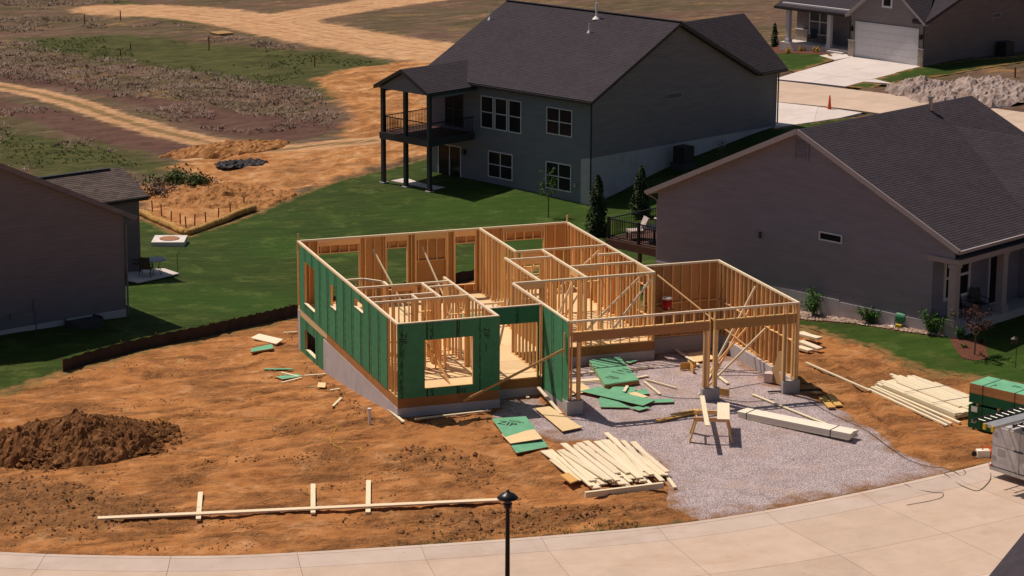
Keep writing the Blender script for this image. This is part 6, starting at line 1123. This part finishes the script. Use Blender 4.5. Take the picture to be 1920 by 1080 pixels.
# hose reel, bird feeder, cone
p=(24.112, 6.473, -0.886); t=thing('hose_reel','black hose reel cart with a green hose by the taupe wall','hose reel',(p[0],p[1],zf(p[0],p[1])+.04),R(-50)); b=MB(); b.box(-.45,.45,-.3,.3,-.06,.0); b.build('paver',m_drive,t)
for x in (-.25,.25): b=MB(); b.tube([(x,-.25,0),(x,0,.35),(x,.25,1.0)],.02,6); b.tube([(x,.25,0),(x,0,.35)],.02,6); b.build('frame',m_black,t)
b=MB(); b.tube([(-.27,.25,1.0),(.27,.25,1.0)],.018,6); b.build('handle',m_alu,t); b=MB(); b.tube([(-.2,0,.36),(.2,0,.36)],.24,16); b.build('hose',simple('green_hose',(.02,.17,.08),.5,.2,9),t); b=MB(); b.box(-.12,.12,-.42,-.22,0,.14); b.build('tray',m_yellow,t)
p=(25.658, -0.238, -1.020); t=thing('bird_feeder','bird feeder on a thin pole in the lawn at the right edge','bird feeder',(p[0],p[1],zf(p[0],p[1]))); b=MB(); b.tube([(0,0,-.1),(0,0,1.1),(.03,0,1.3)],.014,6); b.build('pole',m_dkmet,t); b=MB(); b.lathe([(.001,1.0),(.12,1.0),(.12,1.18),(.16,1.2),(.001,1.3)],10,(-.12,0,0)); b.build('feeder',m_dkmet,t)
p=(44.492, 54.406, -0.320); t=thing('traffic_cone','tall orange traffic cone on the driveway behind the taupe roof','traffic cone',(p[0],p[1],zf(p[0],p[1])+.05)); b=MB(); b.lathe([(.16,.05),(.10,.4),(.045,1.05),(.001,1.07)],16); b.build('cone',m_orange,t,True); b=MB(); b.box(-.27,.27,-.27,.27,-.02,.05); b.build('base',m_rub,t)
p=(22.065, 127.568, -4.291); t=thing('pallet','weathered pallet lying in the field near the dirt road','pallet',(p[0],p[1],zf(p[0],p[1])+.05),.3)
for i in range(6): b=MB(); b.box(-.8,.8,-.8+i*.28,-.6+i*.28,.1,.13); b.build('slat',m_dark,t)
for y in (-.7,0,.7): b=MB(); b.box(y-.05,y+.05,-.8,.8,0,.098); b.build('runner',m_dark,t)
# furniture on porches and the deck
def atl(par,x,y,z=0): v=wm(par)@Vector((x,y,z)); return v
v=atl(ht,-10.9,1.6,.28); chair('porch_chair','left dark chair on the porch of the grey house',v,R(-50),m_black,m_black,'chairs on the grey house porch',v.z); v=atl(ht,-9.5,1.6,.28); chair('porch_chair','right dark chair on the porch of the grey house',v,R(-80),m_black,m_black,'chairs on the grey house porch',v.z)
v=atl(hr,15.75,1.6,1.2-.33); chair('porch_chair','dark wicker chair on the taupe house porch before the window',v,R(30),m_black,m_black,'chairs on the taupe house porch',v.z); v=atl(hr,15.8,2.7,1.2-.33); chair('porch_chair','dark chair deeper in the taupe house porch',v,R(10),m_black,m_black,'chairs on the taupe house porch',v.z)
v=atl(hr,-1.9,2.0,1.2+.02); t=thing('deck_table','dark round table on the deck of the taupe house','table',v,0); b=MB(); b.lathe([(.001,.66),(.62,.66),(.62,.70),(.001,.71)],20); b.build('tabletop',m_black,t); b=MB(); b.lathe([(.3,0),(.28,.03),(.05,.06),(.05,.655)],12); b.build('pedestal',m_black,t)
m_cu=simple('pale_cushion_fabric',(.50,.40,.37),.85,.2,4)
for x,y,a,l in ((-2.9,1.75,-30,'lounge chair with a pale draped cover at the left of the taupe deck'),(-1.0,1.7,30,'lounge chair with a pale cushion next to the taupe wall on the deck'),(-2.0,3.0,180,'deck chair with a pale back behind the deck table')):
    v=atl(hr,x,y,1.2+.02); t=thing('lounge_chair',l,'chair',v,R(a)-1.1,'chairs on the taupe house deck'); b=MB(); b.box(-.33,.33,-.35,.35,.34,.46); b.build('cushion',m_cu,t); b=MB(); b.beam((0,.33,.45),(0,.58,1.02),.64,.10,(0,-1,0)); b.build('backrest',m_cu,t)
    for sx in (-.3,.3):
        for sy_ in (-.3,.3): b=MB(); b.box(sx-.02,sx+.02,sy_-.02,sy_+.02,0,.335); b.build('leg',m_black,t)
v=atl(hr,-1.2,-.2,0); v.z=zf(v.x,v.y); t=thing('wheelbarrow','dark cart with a red tray stored under the taupe house deck','cart',v,R(-30)); b=MB(); b.box(-.5,.5,-.35,.35,.42,.5); b.build('tray',m_red,t); b=MB(); b.tube([(-.4,-.05,.2),(-.4,.05,.2)],.2,12); b.build('wheel',m_rub,t); b=MB(); b.tube([(-.4,0,.2),(.3,.25,.42),(1.0,.25,.75)],.02,6); b.build('handle',m_alu,t); b=MB(); b.tube([(-.4,0,.2),(.3,-.25,.42),(1.0,-.25,.75)],.02,6); b.build('handle',m_alu,t); b=MB(); b.box(.25,.30,-.3,.3,0,.415); b.build('leg',m_dkmet,t)
